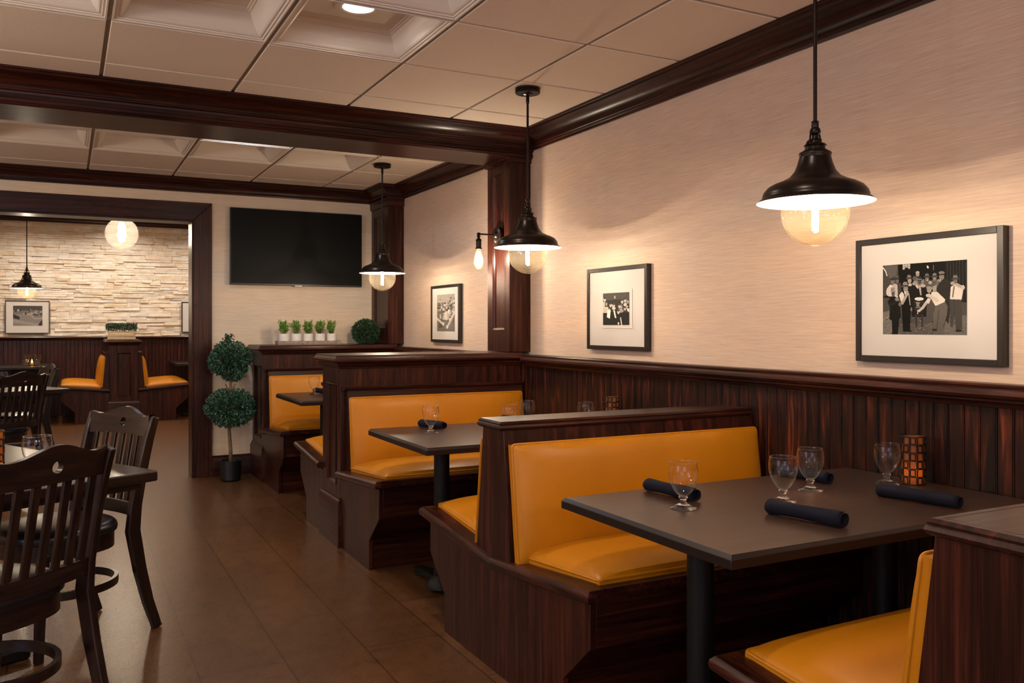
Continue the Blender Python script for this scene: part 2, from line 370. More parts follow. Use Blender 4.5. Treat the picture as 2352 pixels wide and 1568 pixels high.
# ceiling: tegular tiles in a recessed grid, coffered tiles away from the walls
def tile(m, x0, x1, y0, y1, z=ZC, g=0.009, t=0.008):
    a, b, c, d = x0 + g, x1 - g, y0 + g, y1 - g
    e = 0.003
    m.mi = 0
    m.add([(a, c, z + t), (b, c, z + t), (b, d, z + t), (a, d, z + t), (a, c, z + e), (b, c, z + e), (b, d, z + e), (a, d, z + e), (a + e, c + e, z), (b - e, c + e, z), (b - e, d - e, z), (a + e, d - e, z)],
          [(0, 1, 5, 4), (1, 2, 6, 5), (2, 3, 7, 6), (3, 0, 4, 7), (4, 5, 9, 8), (5, 6, 10, 9), (6, 7, 11, 10), (7, 4, 8, 11), (8, 9, 10, 11)])
COFFER = [(0.296, .008), (0.296, 0), (0.290, 0), (0.288, 0.005), (0.279, 0.005), (0.277, 0.010), (0.268, 0.010), (0.262, 0.014), (0.252, 0.026), (0.240, 0.045), (0.228, 0.070), (0.221, 0.090), (0.214, 0.091), (0.212, 0.096), (0.205, 0.097), (0.203, 0.102)]
def coffer(m, cx, cy, z=ZC):
    m.mi = 1; vs = []; fs = []
    for h, dz in COFFER: vs += [(cx - h, cy - h, z + dz), (cx + h, cy - h, z + dz), (cx + h, cy + h, z + dz), (cx - h, cy + h, z + dz)]
    for i in range(len(COFFER) - 1):
        for k in range(4): fs.append((4 * i + k, 4 * i + (k + 1) % 4, 4 * i + 4 + (k + 1) % 4, 4 * i + 4 + k))
    n = 4 * (len(COFFER) - 1); fs.append((n, n + 1, n + 2, n + 3)); m.add(vs, fs)
def ceiling_bay(m, ylines, coff):
    xl = [XL] + [0.15 + 0.61 * k for k in range(-7, 4)] + [XW]
    for i in range(len(xl) - 1):
        for j in range(len(ylines) - 1):
            x0, x1, y0, y1 = xl[i], xl[i + 1], ylines[j], ylines[j + 1]
            if x1 - x0 < 0.03 or y1 - y0 < 0.03: continue
            full = abs(x1 - x0 - 0.61) < 0.02 and abs(y1 - y0 - 0.61) < 0.03
            if full and coff(0.5 * (x0 + x1), 0.5 * (y0 + y1)): coffer(m, 0.5 * (x0 + x1), 0.5 * (y0 + y1))
            else: tile(m, x0, x1, y0, y1)
m = MB()
near_lines = [YF] + [4.335 - 0.612 * k for k in range(11, -1, -1)] + [4.74]
far_lines = [5.0] + [7.10 - 0.61 * k for k in range(3, -1, -1)] + [YB]
ceiling_bay(m, near_lines, lambda x, y: x < 1.37 and y < 3.73)
ceiling_bay(m, far_lines, lambda x, y: x < 1.99 and y < 6.5)
m.mi = 2
m.add([(XL, YF, ZC + .108), (XW, YF, ZC + .108), (XW, YB, ZC + .108), (XL, YB, ZC + .108)], [(0, 1, 2, 3)])
# the T bars
xl = [0.15 + 0.61 * k for k in range(-7, 4)]
for x in xl: m.box(x - 0.012, x + 0.012, YF, YB, ZC + .0075, ZC + .03)
for y in near_lines[1:-1] + far_lines[1:-1]: m.box(XL, XW, y - 0.012, y + 0.012, ZC + .0077, ZC + .03)
c = struct(m.build('ceiling', ['ceil_tile', 'ceil_coffer', 'ceil_grid'], fixn=False))
struct(MB().box(XL, XW, YF, YB + .2, 2.62, 2.7).build('ceiling_slab', 'plaster')).name = 'ceiling.001'

# crown moulding profile (out, z) hung from ceiling
def crown(m, path, zc=ZC, p=0.13, d=0.105, closed=False, caps=True):
    q = [(0, 0), (p, 0), (p, -.010), (p - .012, -.012), (p - .016, -.020)]
    for k in range(8):
        a = k / 7 * pi / 2; q.append((0.030 + (p - .052) * (1 - sin(a)), -.022 - (d - .047) * (1 - cos(a))))
    q += [(0.026, -d + .022), (0.026, -d + .014), (0.014, -d + .010), (0.012, -d), (0, -d)]
    m.sweep(path, [(a, zc + b) for a, b in q], closed, caps)
m = MB(); crown(m, [(XW, 4.74), (XW, YF)]); struct(m.build('trim_1', 'oak_y', smooth='auto'))
m = MB(); crown(m, [(XW, 7.05), (XW, 5.06)]); struct(m.build('trim_2', 'oak_y', smooth='auto'))
m = MB(); crown(m, [(XL, YB), (2.46, YB)]); struct(m.build('trim_3', 'oak_x', smooth='auto'))
# beam across the room, crown on both sides
m = MB(); m.box(XL, XW, 4.72, 5.08, 2.300, 2.56); m.mi = 0
crown(m, [(XL, 4.72), (XW, 4.72)], p=0.15, d=0.095); crown(m, [(XW, 5.08), (XL, 5.08)], p=0.13, d=0.095)
m.tube([(XL, 4.722, 2.312), (XW, 4.722, 2.312)], 0.009, 8); m.tube([(XL, 5.078, 2.312), (XW, 5.078, 2.312)], 0.009, 8)
m.box(XL, XW, 4.708, 4.73, 2.335, 2.362); m.box(XL, XW, 5.07, 5.088, 2.335, 2.362)
struct(m.build('trim_4', 'oak_x', smooth='auto'))
# wainscot: beadboard and chair rail on the right wall
def beadboard(m, x_face, a0, a1, z0, z1, along='y', pitch=0.054, sgn=-1):
    pts = []; a = a0
    while a < a1 - 1e-6:
        b = min(a + pitch, a1)
        pts += [(a, 0), (a + .0008, .003), (a + .0018, .003), (a + .0028, -.0012), (a + .0042, -.0020), (a + .0056, -.0012), (a + .0066, .003), (a + .0076, .003), (a + .0084, 0)]
        pts += [(b, 0)]
        a = b
    vs = []; n = len(pts)
    for z in (z0, z1):
        for q, o in pts:
            if along == 'y': vs.append((x_face - sgn * o, q, z))
            else: vs.append((q, x_face - sgn * o, z))
    m.add(vs, [(i, i + 1, i + 1 + n, i + n) for i in range(n - 1)])
m = MB(); beadboard(m, XB, YF, YB, 0, 1.01); struct(m.build('trim_5', 'beadwood', fixn=False))
struct(MB().box(XB + .006, XW + .01, YF, YB, 0, 1.04).build('trim_6', 'oak_y'))
RAIL = [(-.02, 1.072), (0.030, 1.072), (0.036, 1.066), (0.034, 1.060), (0.040, 1.058), (0.052, 1.050), (0.054, 1.040), (0.048, 1.031), (0.036, 1.027), (0.030, 1.024), (0.030, 1.018), (0.022, 1.015), (0.016, 1.008), (0.014, 1.000), (0, 1.000), (-.02, 1.000)]
RAILW = [(o + 0.045 if o > 0 else o, z) for o, z in RAIL]
def rail(name, path, dx=0.0, mat='oak_y'):
    m = MB(); m.sweep(path, RAIL); return struct(m.build(name, mat, smooth='auto'))
m = MB(); m.box(XB - .004, XW + .01, YF, 4.66, 1.004, 1.070); m.sweep([(XB, 4.66), (XB, YF)], RAIL); struct(m.build('trim_7', 'oak_y', smooth='auto'))
m = MB(); m.box(XB - .004, XW + .01, 5.18, 6.95, 1.004, 1.070); m.sweep([(XB, 6.95), (XB, 5.18)], RAIL); struct(m.build('trim_8', 'oak_y', smooth='auto'))
# back wall baseboard
m = MB(); m.prism([(YB, 0), (YB - .022, 0), (YB - .022, .145), (YB - .016, .155), (YB - .010, .168), (YB, .168)], 'x', 1.075, 1.45)
struct(m.build('baseboard_back', 'oak_x', smooth='auto'))
# cased opening to the far room
m = MB()
for yf, yb in ((YB - .022, YB), (YB + .2, YB + .222)):
    m.prism([(0.93, 0), (1.075, 0), (1.075, 2.262), (0.93, 2.115)], 'y', yf, yb)
m.box(0.918, 0.935, YB - .01, YB + .21, 0, 2.115)
o = struct(m.build('trim_9', 'oak_z', bevel=.003))
m = MB()
for yf, yb in ((YB - .022, YB), (YB + .2, YB + .222)):
    m.prism([(-1.895, 2.262), (-1.75, 2.115), (0.93, 2.115), (1.075, 2.262)], 'y', yf, yb)
m.box(-1.75, 0.93, YB - .01, YB + .21, 2.103, 2.120)
struct(m.build('trim_10', 'oak_x', bevel=.003))
m = MB()
for yf, yb in ((YB - .022, YB), (YB + .2, YB + .222)): m.prism([(-1.895, 0), (-1.75, 0), (-1.75, 2.115), (-1.895, 2.262)], 'y', yf, yb)
m.box(-1.755, -1.738, YB - .01, YB + .21, 0, 2.115)
struct(m.build('trim_11', 'oak_z', bevel=.003))

# far room shell
struct(MB().box(XL, 6, YB, FY + .3, FZ, FZ + .1).build('ceiling_far', 'ceil_tile')).name = 'ceiling.002'
struct(MB().box(3.6, 3.75, YB + .2, FY + .2, 0, FZ).build('wall_far_right', 'paper_y'))
struct(MB().box(XL - .15, XL, YB + .2, FY + .2, 0, FZ).build('wall_far_left', 'paper_y'))
m = MB(); m.box(XL, 6, FY + .045, FY + .25, 0, FZ)
rnd = random.Random(4)
z = 1.07
while z < 2.72:
    # panels of six courses share a straight joint
    h = rnd.choice((0.028, 0.036, 0.046, 0.060)); x = -1.2 - rnd.random() * .2
    while x < 2.3:
        L = rnd.uniform(0.10, 0.40); d = rnd.choice((0.0, 0.004, 0.008, 0.012, 0.017, 0.022)); g = 0.0012
        y = FY + .045; yf = [y - .008 - d - rnd.uniform(0, .010) for _ in range(4)]
        zt = z + h - g; m.mi = rnd.choice((0, 0, 0, 1, 2, 3))
        m.add([(x + g, y, z + g), (x + L - g, y, z + g), (x + L - g, y, zt), (x + g, y, zt), (x + g, yf[0], z + g), (x + L - g, yf[1], z + g), (x + L - g, yf[2], zt), (x + g, yf[3], zt)],
              [(4, 5, 6), (4, 6, 7), (0, 1, 5, 4), (1, 2, 6, 5), (2, 3, 7, 6), (3, 0, 4, 7)])
        x += L
    z += h
struct(m.build('wall_far', ['ledgestone', 'ledgestone_tan', 'ledgestone_grey', 'ledgestone_rose']))
m = MB(); beadboard(m, FY - .07, -2.5, 3.6, 0, 1.05, along='x', pitch=0.05); struct(m.build('trim_12', 'oak_z', fixn=False))
m = MB(); m.box(-2.5, 3.6, FY - .06, FY + .05, 0, 1.085)
m.prism([(FY - .07, 1.045), (FY - .085, 1.050), (FY - .092, 1.066), (FY - .115, 1.072), (FY - .120, 1.085), (FY - .112, 1.098), (FY - .02, 1.098), (FY - .02, 1.045)], 'x', -2.5, 3.6)
struct(m.build('trim_13', 'oak_x', smooth='auto'))
m = MB(); crown(m, [(XL, FY), (3.6, FY)], zc=FZ, p=0.12, d=0.12); struct(m.build('trim_14', 'oak_x', smooth='auto'))

# ------------------------------------------------------------------ columns
def column(x0, x1, y0, y1, z0, label, capz=2.345):
    t = thing('wooden_column', label, 'column', ((x0 + x1) / 2, (y0 + y1) / 2, z0))
    t.location = (x0, y0, z0); W = x1 - x0; D = y1 - y0; Hh = 2.45 - z0
    m = MB(); m.box(0.012, W, 0, D, 0, Hh)
    # left face: stiles and rails around a recessed panel
    s = 0.075
    m.box(0, 0.014, 0, s, 0, Hh); m.box(0, 0.014, D - s, D, 0, Hh); m.box(0, 0.014, s, D - s, 0, 0.14); m.box(0, 0.014, s, D - s, capz - z0 - .13, Hh)
    m.build('shaft', 'oak_z', t, bevel=.002)
    m = MB(); a, b, c, d = s, D - s, 0.14, capz - z0 - .13; e = .014
    for (p0, p1) in (((a, c), (b, c)), ((b, c), (b, d)), ((b, d), (a, d)), ((a, d), (a, c))):
        cx, cz = (a + b) / 2, (c + d) / 2
        def inn(p, k): return (p[0] + (e * k if p[0] < cx else -e * k), p[1] + (e * k if p[1] < cz else -e * k))
        vs = [(0.002, *p0), (0.002, *p1), (0.004, *inn(p1, .5)), (0.004, *inn(p0, .5)), (0.012, *inn(p1, 1)), (0.012, *inn(p0, 1))]
        m.add(vs, [(0, 1, 2, 3), (3, 2, 4, 5)])
    m.build('panel_moulding', 'oak_z', t, fixn=False)
    return t, W, D
t, W, D = column(2.45, XW - .002, 4.745, 5.06, 1.085, 'dark wooden column under the ceiling beam with the caged bulb sconce on it')
m = MB(); m.sweep([(W, D), (0, D), (0, 0), (W, 0)], [(0, 1.185), (.012, 1.185), (.012, 1.205), (.02, 1.21), (.02, 1.214), (0, 1.214)][::1]); m.build('collar', 'oak_x', t, smooth='auto')
t, W, D = column(2.455, XW - .002, 7.03, YB - .002, 1.092, 'dark wooden column in the back corner right of the television')
m = MB(); crown(m, [(W, D), (0, D), (0, 0), (W, 0)], zc=ZC - 1.092, p=.12, d=.105)
m.sweep([(W, D), (0, D), (0, 0), (W, 0)], [(0, 1.19), (.010, 1.19), (.014, 1.20), (.014, 1.245), (.02, 1.25), (.02, 1.26), (0, 1.26)]); m.build('capital', 'oak_x', t, smooth='auto')

# ------------------------------------------------------------------ booths
def pad(m, o, ax, ay, an, w, h, t, edge=0.022, nx=24, ny=12, taper=0.0):
    """upholstered pad: back rectangle at o spanned by ax*w, ay*h, puffed along an"""
    o, ax, ay, an = (Vector(q) for q in (o, ax, ay, an)); vs = []; fs = []
    def us(n): return [0.5 - 0.5 * cos(pi * k / n) for k in range(n + 1)]
    U, V = us(nx), us(ny)
    for v in V:
        for u in U:
            a = abs(2 * u - 1); b = abs(2 * v - 1)
            k = ((1 - a ** 5) * (1 - b ** 3.0)) ** 0.45 if (a < 1 and b < 1) else 0
            vs.append(o + ax * w * u + ay * h * v + an * (edge + (t - edge) * k))
    n = nx + 1
    for j in range(ny):
        for i in range(nx): fs.append((j * n + i, j * n + i + 1, (j + 1) * n + i + 1, (j + 1) * n + i))
    B = len(vs)
    rim = [i for i in range(nx)] + [j * n + nx for j in range(ny)] + [ny * n + i for i in range(nx, 0, -1)] + [j * n for j in range(ny, 0, -1)]
    for r in rim: vs.append(vs[r] - an * edge)
    R = len(rim)
    for k in range(R): fs.append((rim[k], rim[(k + 1) % R], B + (k + 1) % R, B + k))
    fs.append(tuple(B + k for k in range(R)))
    m.add(vs, fs)
    return [o + an * edge, o + ax * w + an * edge, o + ax * w + ay * h + an * edge, o + ay * h + an * edge]
def rounded(pts, r=0.015, n=4):
    out = []; L = len(pts)
    for i in range(L):
        p = pts[i]; a = (pts[i - 1] - p).normalized(); b = (pts[(i + 1) % L] - p).normalized()
        for k in range(n + 1):
            t = k / n; out.append(p + a * r * (1 - t) ** 2 + b * r * t ** 2)
    return out
def cushion(name, par, o, ax, ay, an, w, h, t, edge=0.022):
    m = MB(); c = pad(m, o, ax, ay, an, w, h, t, edge); ob = m.build(name, 'leather', par, smooth='auto')
    m = MB(); m.tube(rounded(c), 0.0045, 8, closed=True); m.build('piping', 'leather_pipe', ob, smooth=True)
    return ob
# local frame of every bench: +x runs from the aisle end to the wall, +y is where the sitter faces
def bench_parts(t, L, y_back, y_front, sgn=1, seat_z=0.478, back_dip=0.05, btop=0.842, wall_gap=0.0, lean=0.0):
    """one seat. y_back: back of seat on the partition; y_front: front of nosing"""
    S = lambda y: sgn * y
    zs = lambda y: seat_z - back_dip * (1 - (y - y_back) / (y_front - y_back))
    # seat frame: kick board under the nosing
    m = MB(); pf = y_front - .045
    poly = [(S(pf - .012), .29), (S(pf), .29), (S(pf), zs(pf) - .03), (S(y_back), zs(y_back) - .03), (S(y_back), 0.0), (S(pf - .17), 0.0), (S(pf - .17), .15)]
    m.prism(poly, 'x', .022, L); m.build('seat_base', 'oak_x', t, bevel=.002)
    # seat and back pads
    o = (.035, S(y_back + .03), zs(y_back + .03) - .004); ay = Vector((0, S(y_front - .03 - y_back), zs(y_front) - zs(y_back + .03))).normalized()
    an = Vector((1, 0, 0)).cross(ay);  an = an if an.z > 0 else -an
    cushion('seat_cushion', t, o, (1, 0, 0), ay, an, L - .04 - wall_gap, (y_front - y_back - .075), .075, .02)
    return zs
def end_panel(t, poly):
    m = MB(); m.prism(poly, 'x', 0, .022); m.build('end_panel', 'oak_z', t, bevel=.002)
RIM = [(0.0, -.020), (-.003, -.009), (-.012, 0), (-.078, 0), (-.078, -.036), (-.012, -.038), (-.003, -.032)]
def rim(t, pts):
    # half-round rail along the aisle side and the front edge, mitred, following (x, y, z)
    P = [Vector(p) for p in pts]; L = len(P); n = len(RIM); rings = []
    for i, p in enumerate(P):
        def nrm(a, b): d = Vector((b.x - a.x, b.y - a.y)).normalized(); return Vector((d.y, -d.x))
        if i == 0: q = nrm(p, P[1])
        elif i == L - 1: q = nrm(P[i - 1], p)
        else:
            n1 = nrm(P[i - 1], p); q = n1 + nrm(p, P[i + 1]); q = q / q.dot(n1)
        rings.append([(p.x + q.x * o, p.y + q.y * o, p.z + z) for o, z in RIM])
    m = MB()
    for i in range(L - 1):
        m.add(rings[i] + rings[i + 1], [(k, (k + 1) % n, (k + 1) % n + n, k + n) for k in range(n)] + [tuple(range(n)), tuple(range(2 * n - 1, n - 1, -1))])
    m.build('seat_rim', 'oak_y', t, smooth='auto')

BG = 'dark wood booth benches with mustard vinyl cushions'
def double_bench(label, loc, rz, L, d=0.66):
    t = thing('booth_bench', label, 'booth bench', loc, rz, BG)
    fz, bz = .476, .425
    end_panel(t, [(-d + .045, .29), (-d + .045, fz - .02), (0, bz - .055), (d - .045, fz - .02), (d - .045, .29), (d - .2, .15), (d - .2, 0), (-d + .2, 0), (-d + .2, .15)])
    rim(t, [(L, d, fz), (-.036, d, fz), (-.036, 0, bz - .01), (-.036, -d, fz), (L, -d, fz)])
    for s in (1, -1):
        bench_parts(t, L, .10, d, s)
        # back pad leaning on the divider
        bo = Vector((.002, s * .147, .415)); ay = Vector((0, s * (-.055), .425)).normalized(); an = Vector((0, s * .425, .055)).normalized()
        cushion('back_cushion', t, bo, (1, 0, 0), ay, an, L - .02, .420, .080, .028)
    m = MB(); m.prism([(-.138, .40), (.145, .40), (.084, .885), (-.080, .885)], 'x', -.010, L); m.build('divider', 'oak_z', t, bevel=.002)
    m = MB(); q = [(0, .912), (0, .880), (.012, .880), (.020, .884), (.024, .891), (.022, .898), (.019, .900), (.020, .905), (.014, .912)]
    m.sweep([(L - .015, .068), (-.008, .068), (-.008, -.068), (L - .015, -.068)][::1], [(o - .002 if o == 0 else o, z) for o, z in q])
    m.box(-.008, L - .015, -.068, .068, .882, .912)
    m.build('divider_cap', 'oak_x', t, smooth='auto')
    return t
def single_bench(label, loc, rz, L, y_back, y_front, mirror=1, ledge=0.905):
    """bench whose back stands against a tall partition face at local y=0"""
    t = thing('booth_bench', label, 'booth bench', loc, rz, BG); s = mirror
    fz, bz = .484, .430; d = y_front
    end_panel(t, [(0, bz - .05), (s * (d - .045), fz - .02), (s * (d - .045), .29), (s * (d - .2), .15), (s * (d - .2), 0), (0, 0)])
    rim(t, [(L, d, fz), (-.036, d, fz), (-.036, 0, bz)] if s > 0 else [(-.036, 0, bz), (-.036, -d, fz), (L, -d, fz)])
    bench_parts(t, L, .02, d, s, seat_z=fz)
    bo = Vector((.035, s * .085, .415)); ay = Vector((0, -s * .05, .425)).normalized(); an = Vector((0, s * .425, .05)).normalized()
    cushion('back_cushion', t, bo, (1, 0, 0), ay, an, L - .05, .43, .070, .022)
    m = MB(); m.prism([(0, .40), (s * .083, .40), (s * .040, ledge - .012), (0, ledge - .012)], 'x', .030, L); m.build('back_frame', 'oak_x', t, bevel=.002)
    m = MB(); p = [(0, ledge - .020), (s * .050, ledge - .020), (s * .060, ledge - .014), (s * .062, ledge - .006), (s * .054, ledge), (0, ledge)]
    m.prism(p, 'x', .006, L); m.build('back_ledge', 'oak_x', t, smooth='auto')
    return t
def partition(label, loc, rz, L, D, top, notch=0.0, group='tall wooden booth partitions'):
    """tall partition, local x from aisle end, y 0..D"""
    t = thing('booth_partition', label, 'partition', loc, rz, group)
    s = .085; hz = top - .075
    m = MB(); m.box(.012, L, 0, D, 0, hz)
    m.box(0, .014, 0, s, 0, hz); m.box(0, .014, D - s, D, 0, hz); m.box(0, .014, s, D - s, 0, .335); m.box(0, .014, s, D - s, hz - .09, hz)
    m.build('body', 'oak_z', t, bevel=.002)
    m = MB(); a, b, c, d = s, D - s, .335, hz - .09; e = .02
    for (p0, p1) in (((a, c), (b, c)), ((b, c), (b, d)), ((b, d), (a, d)), ((a, d), (a, c))):
        cx, cz = (a + b) / 2, (c + d) / 2
        def inn(p, k): return (p[0] + (e * k if p[0] < cx else -e * k), p[1] + (e * k if p[1] < cz else -e * k))
        m.add([(-.003, *p0), (-.003, *p1), (-.004, *inn(p1, .3)), (-.004, *inn(p0, .3)), (.003, *inn(p1, .5)), (.003, *inn(p0, .5)), (.012, *inn(p1, 1)), (.012, *inn(p0, 1))], [(0, 1, 2, 3), (3, 2, 4, 5), (5, 4, 6, 7)])
    m.build('panel_moulding', 'oak_z', t, fixn=False)
    # plinth wraps the aisle end
    m = MB(); q = [(0, 0), (.020, 0), (.020, .245), (.016, .252), (.013, .262), (.008, .266), (.006, .276), (0, .280)]
    m.sweep([(.030, D), (0, D), (0, 0), (.030, 0)], q); m.build('plinth', 'oak_y', t, smooth='auto')
    m = MB(); z = top
    q = [(-.01, z - .075), (.008, z - .075), (.010, z - .066), (.020, z - .060), (.022, z - .052), (.024, z - .046), (.034, z - .044), (.047, z - .036), (.049, z - .028), (.045, z - .020), (.038, z - .018), (.036, z - .010), (.030, z), (-.01, z)]
    m.sweep([(L, D), (0, D), (0, 0), (L, 0)], q); m.box(0, L, 0, D, z - .07, z); m.build('cap', 'oak_x', t, smooth='auto')
    return t
X0 = 1.375
LB = XB - X0
# partitions
p2 = partition('tall dark wood partition in the middle, carrying the column with the wall sconce', (X0, 4.745, 0), 0, XB - X0 - .002, .375, 1.082)
p1 = partition('tall dark wood partition at the back wall, carrying the row of small potted plants', (X0 + .03, 7.03, 0), 0, XB - X0 - .032, YB - .004 - 7.03, 1.090)
# benches
single_bench('mustard booth bench in front of the middle tall partition, facing the camera', (X0, 4.743, 0), 0, LB - .012, 0, .715, -1)
single_bench('mustard booth bench behind the middle tall partition, mostly hidden by it', (X0, 5.122, 0), 0, LB - .012, 0, .60, 1)
single_bench('mustard booth bench against the back partition under the row of potted plants', (X0 + .03, 7.028, 0), 0, LB - .042, 0, .76, -1)
double_bench('back-to-back mustard booth bench with low divider, left of the nearest booth table', (X0, 2.772, 0), 0, LB - .012, .672)
double_bench('back-to-back mustard booth bench nearest the camera, cropped by the right edge', (X0, .918, 0), 0, LB - .012)

# tables ------------------------------------------------------------
def booth_table(label, x0, x1, y0, y1, z=.735, px=None):
    cx, cy = (x0 + x1) / 2, (y0 + y1) / 2
    t = thing('booth_table', label, 'table', (cx, cy, 0), 0, 'dark laminate booth tables')
    w, d = x1 - x0, y1 - y0; c = .009
    m = MB(); vs = []
    for h, zz in ((0, z - .032), (0, z - c), (c, z)):
        vs += [(-w / 2 + h, -d / 2 + h, zz), (w / 2 - h, -d / 2 + h, zz), (w / 2 - h, d / 2 - h, zz), (-w / 2 + h, d / 2 - h, zz)]
    m.mi = 1; m.add(vs, [(3, 2, 1, 0)] + [(4 * i + k, 4 * i + (k + 1) % 4, 4 * i + 4 + (k + 1) % 4, 4 * i + 4 + k) for i in (0, 1) for k in range(4)])
    m.mi = 0; m.add(vs[8:], [(0, 1, 2, 3)])
    m.build('table_top', ['table_top', 'table_edge'], t, bevel=.0015)
    for s in (px - cx, (x1 - .25) - cx):
        m = MB(); m.lathe([(.037, .05), (.037, z - .045)], 24, (s, 0, 0), True, True); p = m.build('pedestal', 'darkpaint', t, smooth='auto')
        m = MB(); m.lathe([(.10, z - .045), (.10, z - .032)], 24, (s, 0, 0), True, True); m.build('mounting_plate', 'darkpaint', p, smooth='auto')
        m = MB(); m.lathe([(.075, .02), (.07, .04), (.05, .065), (.037, .075)], 24, (s, 0, 0), True, True)
        for k in (0, 1):
            a = k * pi
            m.bar([(s, 0, .045), (s + .10 * sin(a), .18 * cos(a) , .040), (s + .0 * sin(a), .30 * cos(a), .028)], [.06, .055, .05], [.04, .034, .026], (1, 0, 0))
            m.lathe([(.022, 0), (.024, .01), (.02, .02)], 12, (s, .285 * cos(a), 0), True, True)
        m.build('base', 'darkpaint', t, smooth='auto')
    return t
booth_table('dark booth table nearest the camera, set with four goblets', 1.318, XB - .004, 1.475, 2.215, px=1.54)
booth_table('dark booth table in the middle booth, before the tall partition', 1.342, XB - .004, 3.36, 4.14, px=1.575)
booth_table('dark booth table in the rearmost booth, under the potted plants', 1.40, XB - .004, 5.76, 6.54, z=.742, px=1.67)

# far room booths ----------------------------------------------------
FX0 = 12.22
pf = partition('dark wood partition post in the far room, carrying the long wooden planter', (.84, FX0, 0), pi / 2, FY - .075 - FX0, .34, 1.066)
single_bench('mustard booth bench in the far room, left of the planter post', (.498, FX0, 0), pi / 2, FY - .09 - FX0, 0, .60, 1)
single_bench('mustard booth bench in the far room, right of the planter post', (.842, FX0, 0), pi / 2, FY - .09 - FX0, 0, .66, -1)
def far_table(label, x0, x1, y0, y1):
    t = thing('booth_table', label, 'table', ((x0 + x1) / 2, (y0 + y1) / 2, 0), 0, 'dark laminate booth tables')
    w, d = x1 - x0, y1 - y0
    MB().box(-w / 2, w / 2, -d / 2, d / 2, .703, .735).build('table_top', 'table_edge', t, bevel=.004)
    m = MB(); m.lathe([(.037, .04), (.037, .705)], 16, (0, -d / 2 + .3, 0), True, True); m.build('pedestal', 'darkpaint', t, smooth='auto')
    m = MB(); m.box(-.3, .3, -d / 2 + .27, -d / 2 + .33, 0, .045); m.box(-.03, .03, -d / 2 + .05, -d / 2 + .55, 0, .045); m.build('base', 'darkpaint', t, bevel=.01)
far_table('dark booth table in the far room at the left edge, with glass votives', -.98, -.17, 12.25, FY - .08)
far_table('dark booth table in the far room, cut off by the doorway jamb', 1.33, 2.1, 12.3, FY - .08)

# ------------------------------------------------------------------ pendants
SH = [(.034, .152), (.036, .150), (.046, .146), (.048, .140), (.045, .136), (.047, .128), (.052, .110), (.060, .090), (.075, .072), (.098, .060), (.120, .052), (.138, .042), (.150, .028), (.154, .016), (.154, .008), (.160, .006), (.169, -.002), (.171, -.004)]
def pendant(label, x, y, zr=1.64, ztop=2.45, power=38, tilt=0):
    t = thing('pendant_lamp', label, 'pendant lamp', (x, y, zr), 0, 'dark bronze dome pendant lamps with globe bulbs')
    outer = SH; inner = [(r - .0025, z - .002) for r, z in SH][::-1]
    m = MB(); m.lathe(outer, 48); m.mi = 1; m.lathe([(.171, -.004)] + inner[1:], 48)
    sh = m.build('lamp_shade', ['bronze', 'shade_white'], t, smooth=True, fixn=False)
    m = MB()
    m.lathe([(.034, .148), (.036, .152), (.030, .154), (.029, .164), (.034, .166), (.030, .171), (.020, .174), (.019, .182), (.021, .184), (.012, .186), (.010, .190), (.010, .198), (.016, .204), (.0165, .210), (.014, .218), (.010, .222), (.011, .228), (.010, .236), (.012, .238), (.009, .241)], 24, (0, 0, 0), True, True)
    m.tube([(-.033, 0, .168), (-.030, 0, .176), (-.026, 0, .17)], .004, 6)
    for s in (-1, 1):
        m.lathe([(.0045, 0), (.0055, .003), (.0035, .008)], 10, (s * .030, 0, .168), True, True, 'z'); m.tube([(s * .012, 0, .214), (s * .020, 0, .196), (s * .022, 0, .176)], .003, 6)
    m.build('socket_cap', 'bronze', t, smooth='auto')
    m = MB(); m.lathe([(.0058, .238), (.0058, ztop - zr - .05)], 12); m.lathe([(.0075, ztop - zr - .075), (.0085, ztop - zr - .07), (.0085, ztop - zr - .045), (.006, ztop - zr - .04)], 12); m.build('rod', 'bronze', t, smooth='auto')
    m = MB(); h = ztop - zr
    m.lathe([(.006, h - .045), (.012, h - .036), (.024, h - .032), (.026, h - .028), (.061, h - .026), (.064, h - .022), (.064, h - .015), (.060, h - .014), (.064, h - .012), (.064, h), ], 32, (0, 0, 0), True, True)
    m.build('canopy', 'bronze', t, smooth='auto')
    # globe bulb
    R = .099; cz = -.036
    m = MB(); pr = [(.017, .066), (.020, .055)]
    for k in range(1, 25):
        a = radians(18) + (pi - radians(18)) * k / 24; pr.append((max(R * sin(a), .0006), cz + R * cos(a)))
    m.lathe(pr, 40); b = m.build('bulb', 'bulb_amber', t, smooth=True)
    m = MB(); m.lathe([(.019, .045), (.019, .10)], 16, (0, 0, 0), True, True); m.build('bulb_socket', 'porcelain', t, smooth='auto')
    m = MB(); pts = [(.0085 * cos(k * .9), .0085 * sin(k * .9), .040 - k * .00104) for k in range(128)]
    m.tube(pts, .0022, 5); m.build('filament', 'filament', b, smooth=True)
    for dz in (-.004, -.034, -.064): lamp('POINT', 'bulb_light', (x, y, zr + dz), power / 3, WARM, .006)
    return t
pendant('dark dome pendant lamp over the nearest booth table, largest of all', 2.00, 1.87, 1.624)
pendant('dark dome pendant lamp over the middle booth, in front of the column', 2.075, 3.82, 1.648)
pendant('dark dome pendant lamp over the rearmost booth, beside the television', 2.085, 6.10, 1.642)
pendant('small dark dome pendant lamp in the far room against the stone wall', -.405, 11.5, 1.69, FZ, power=34)
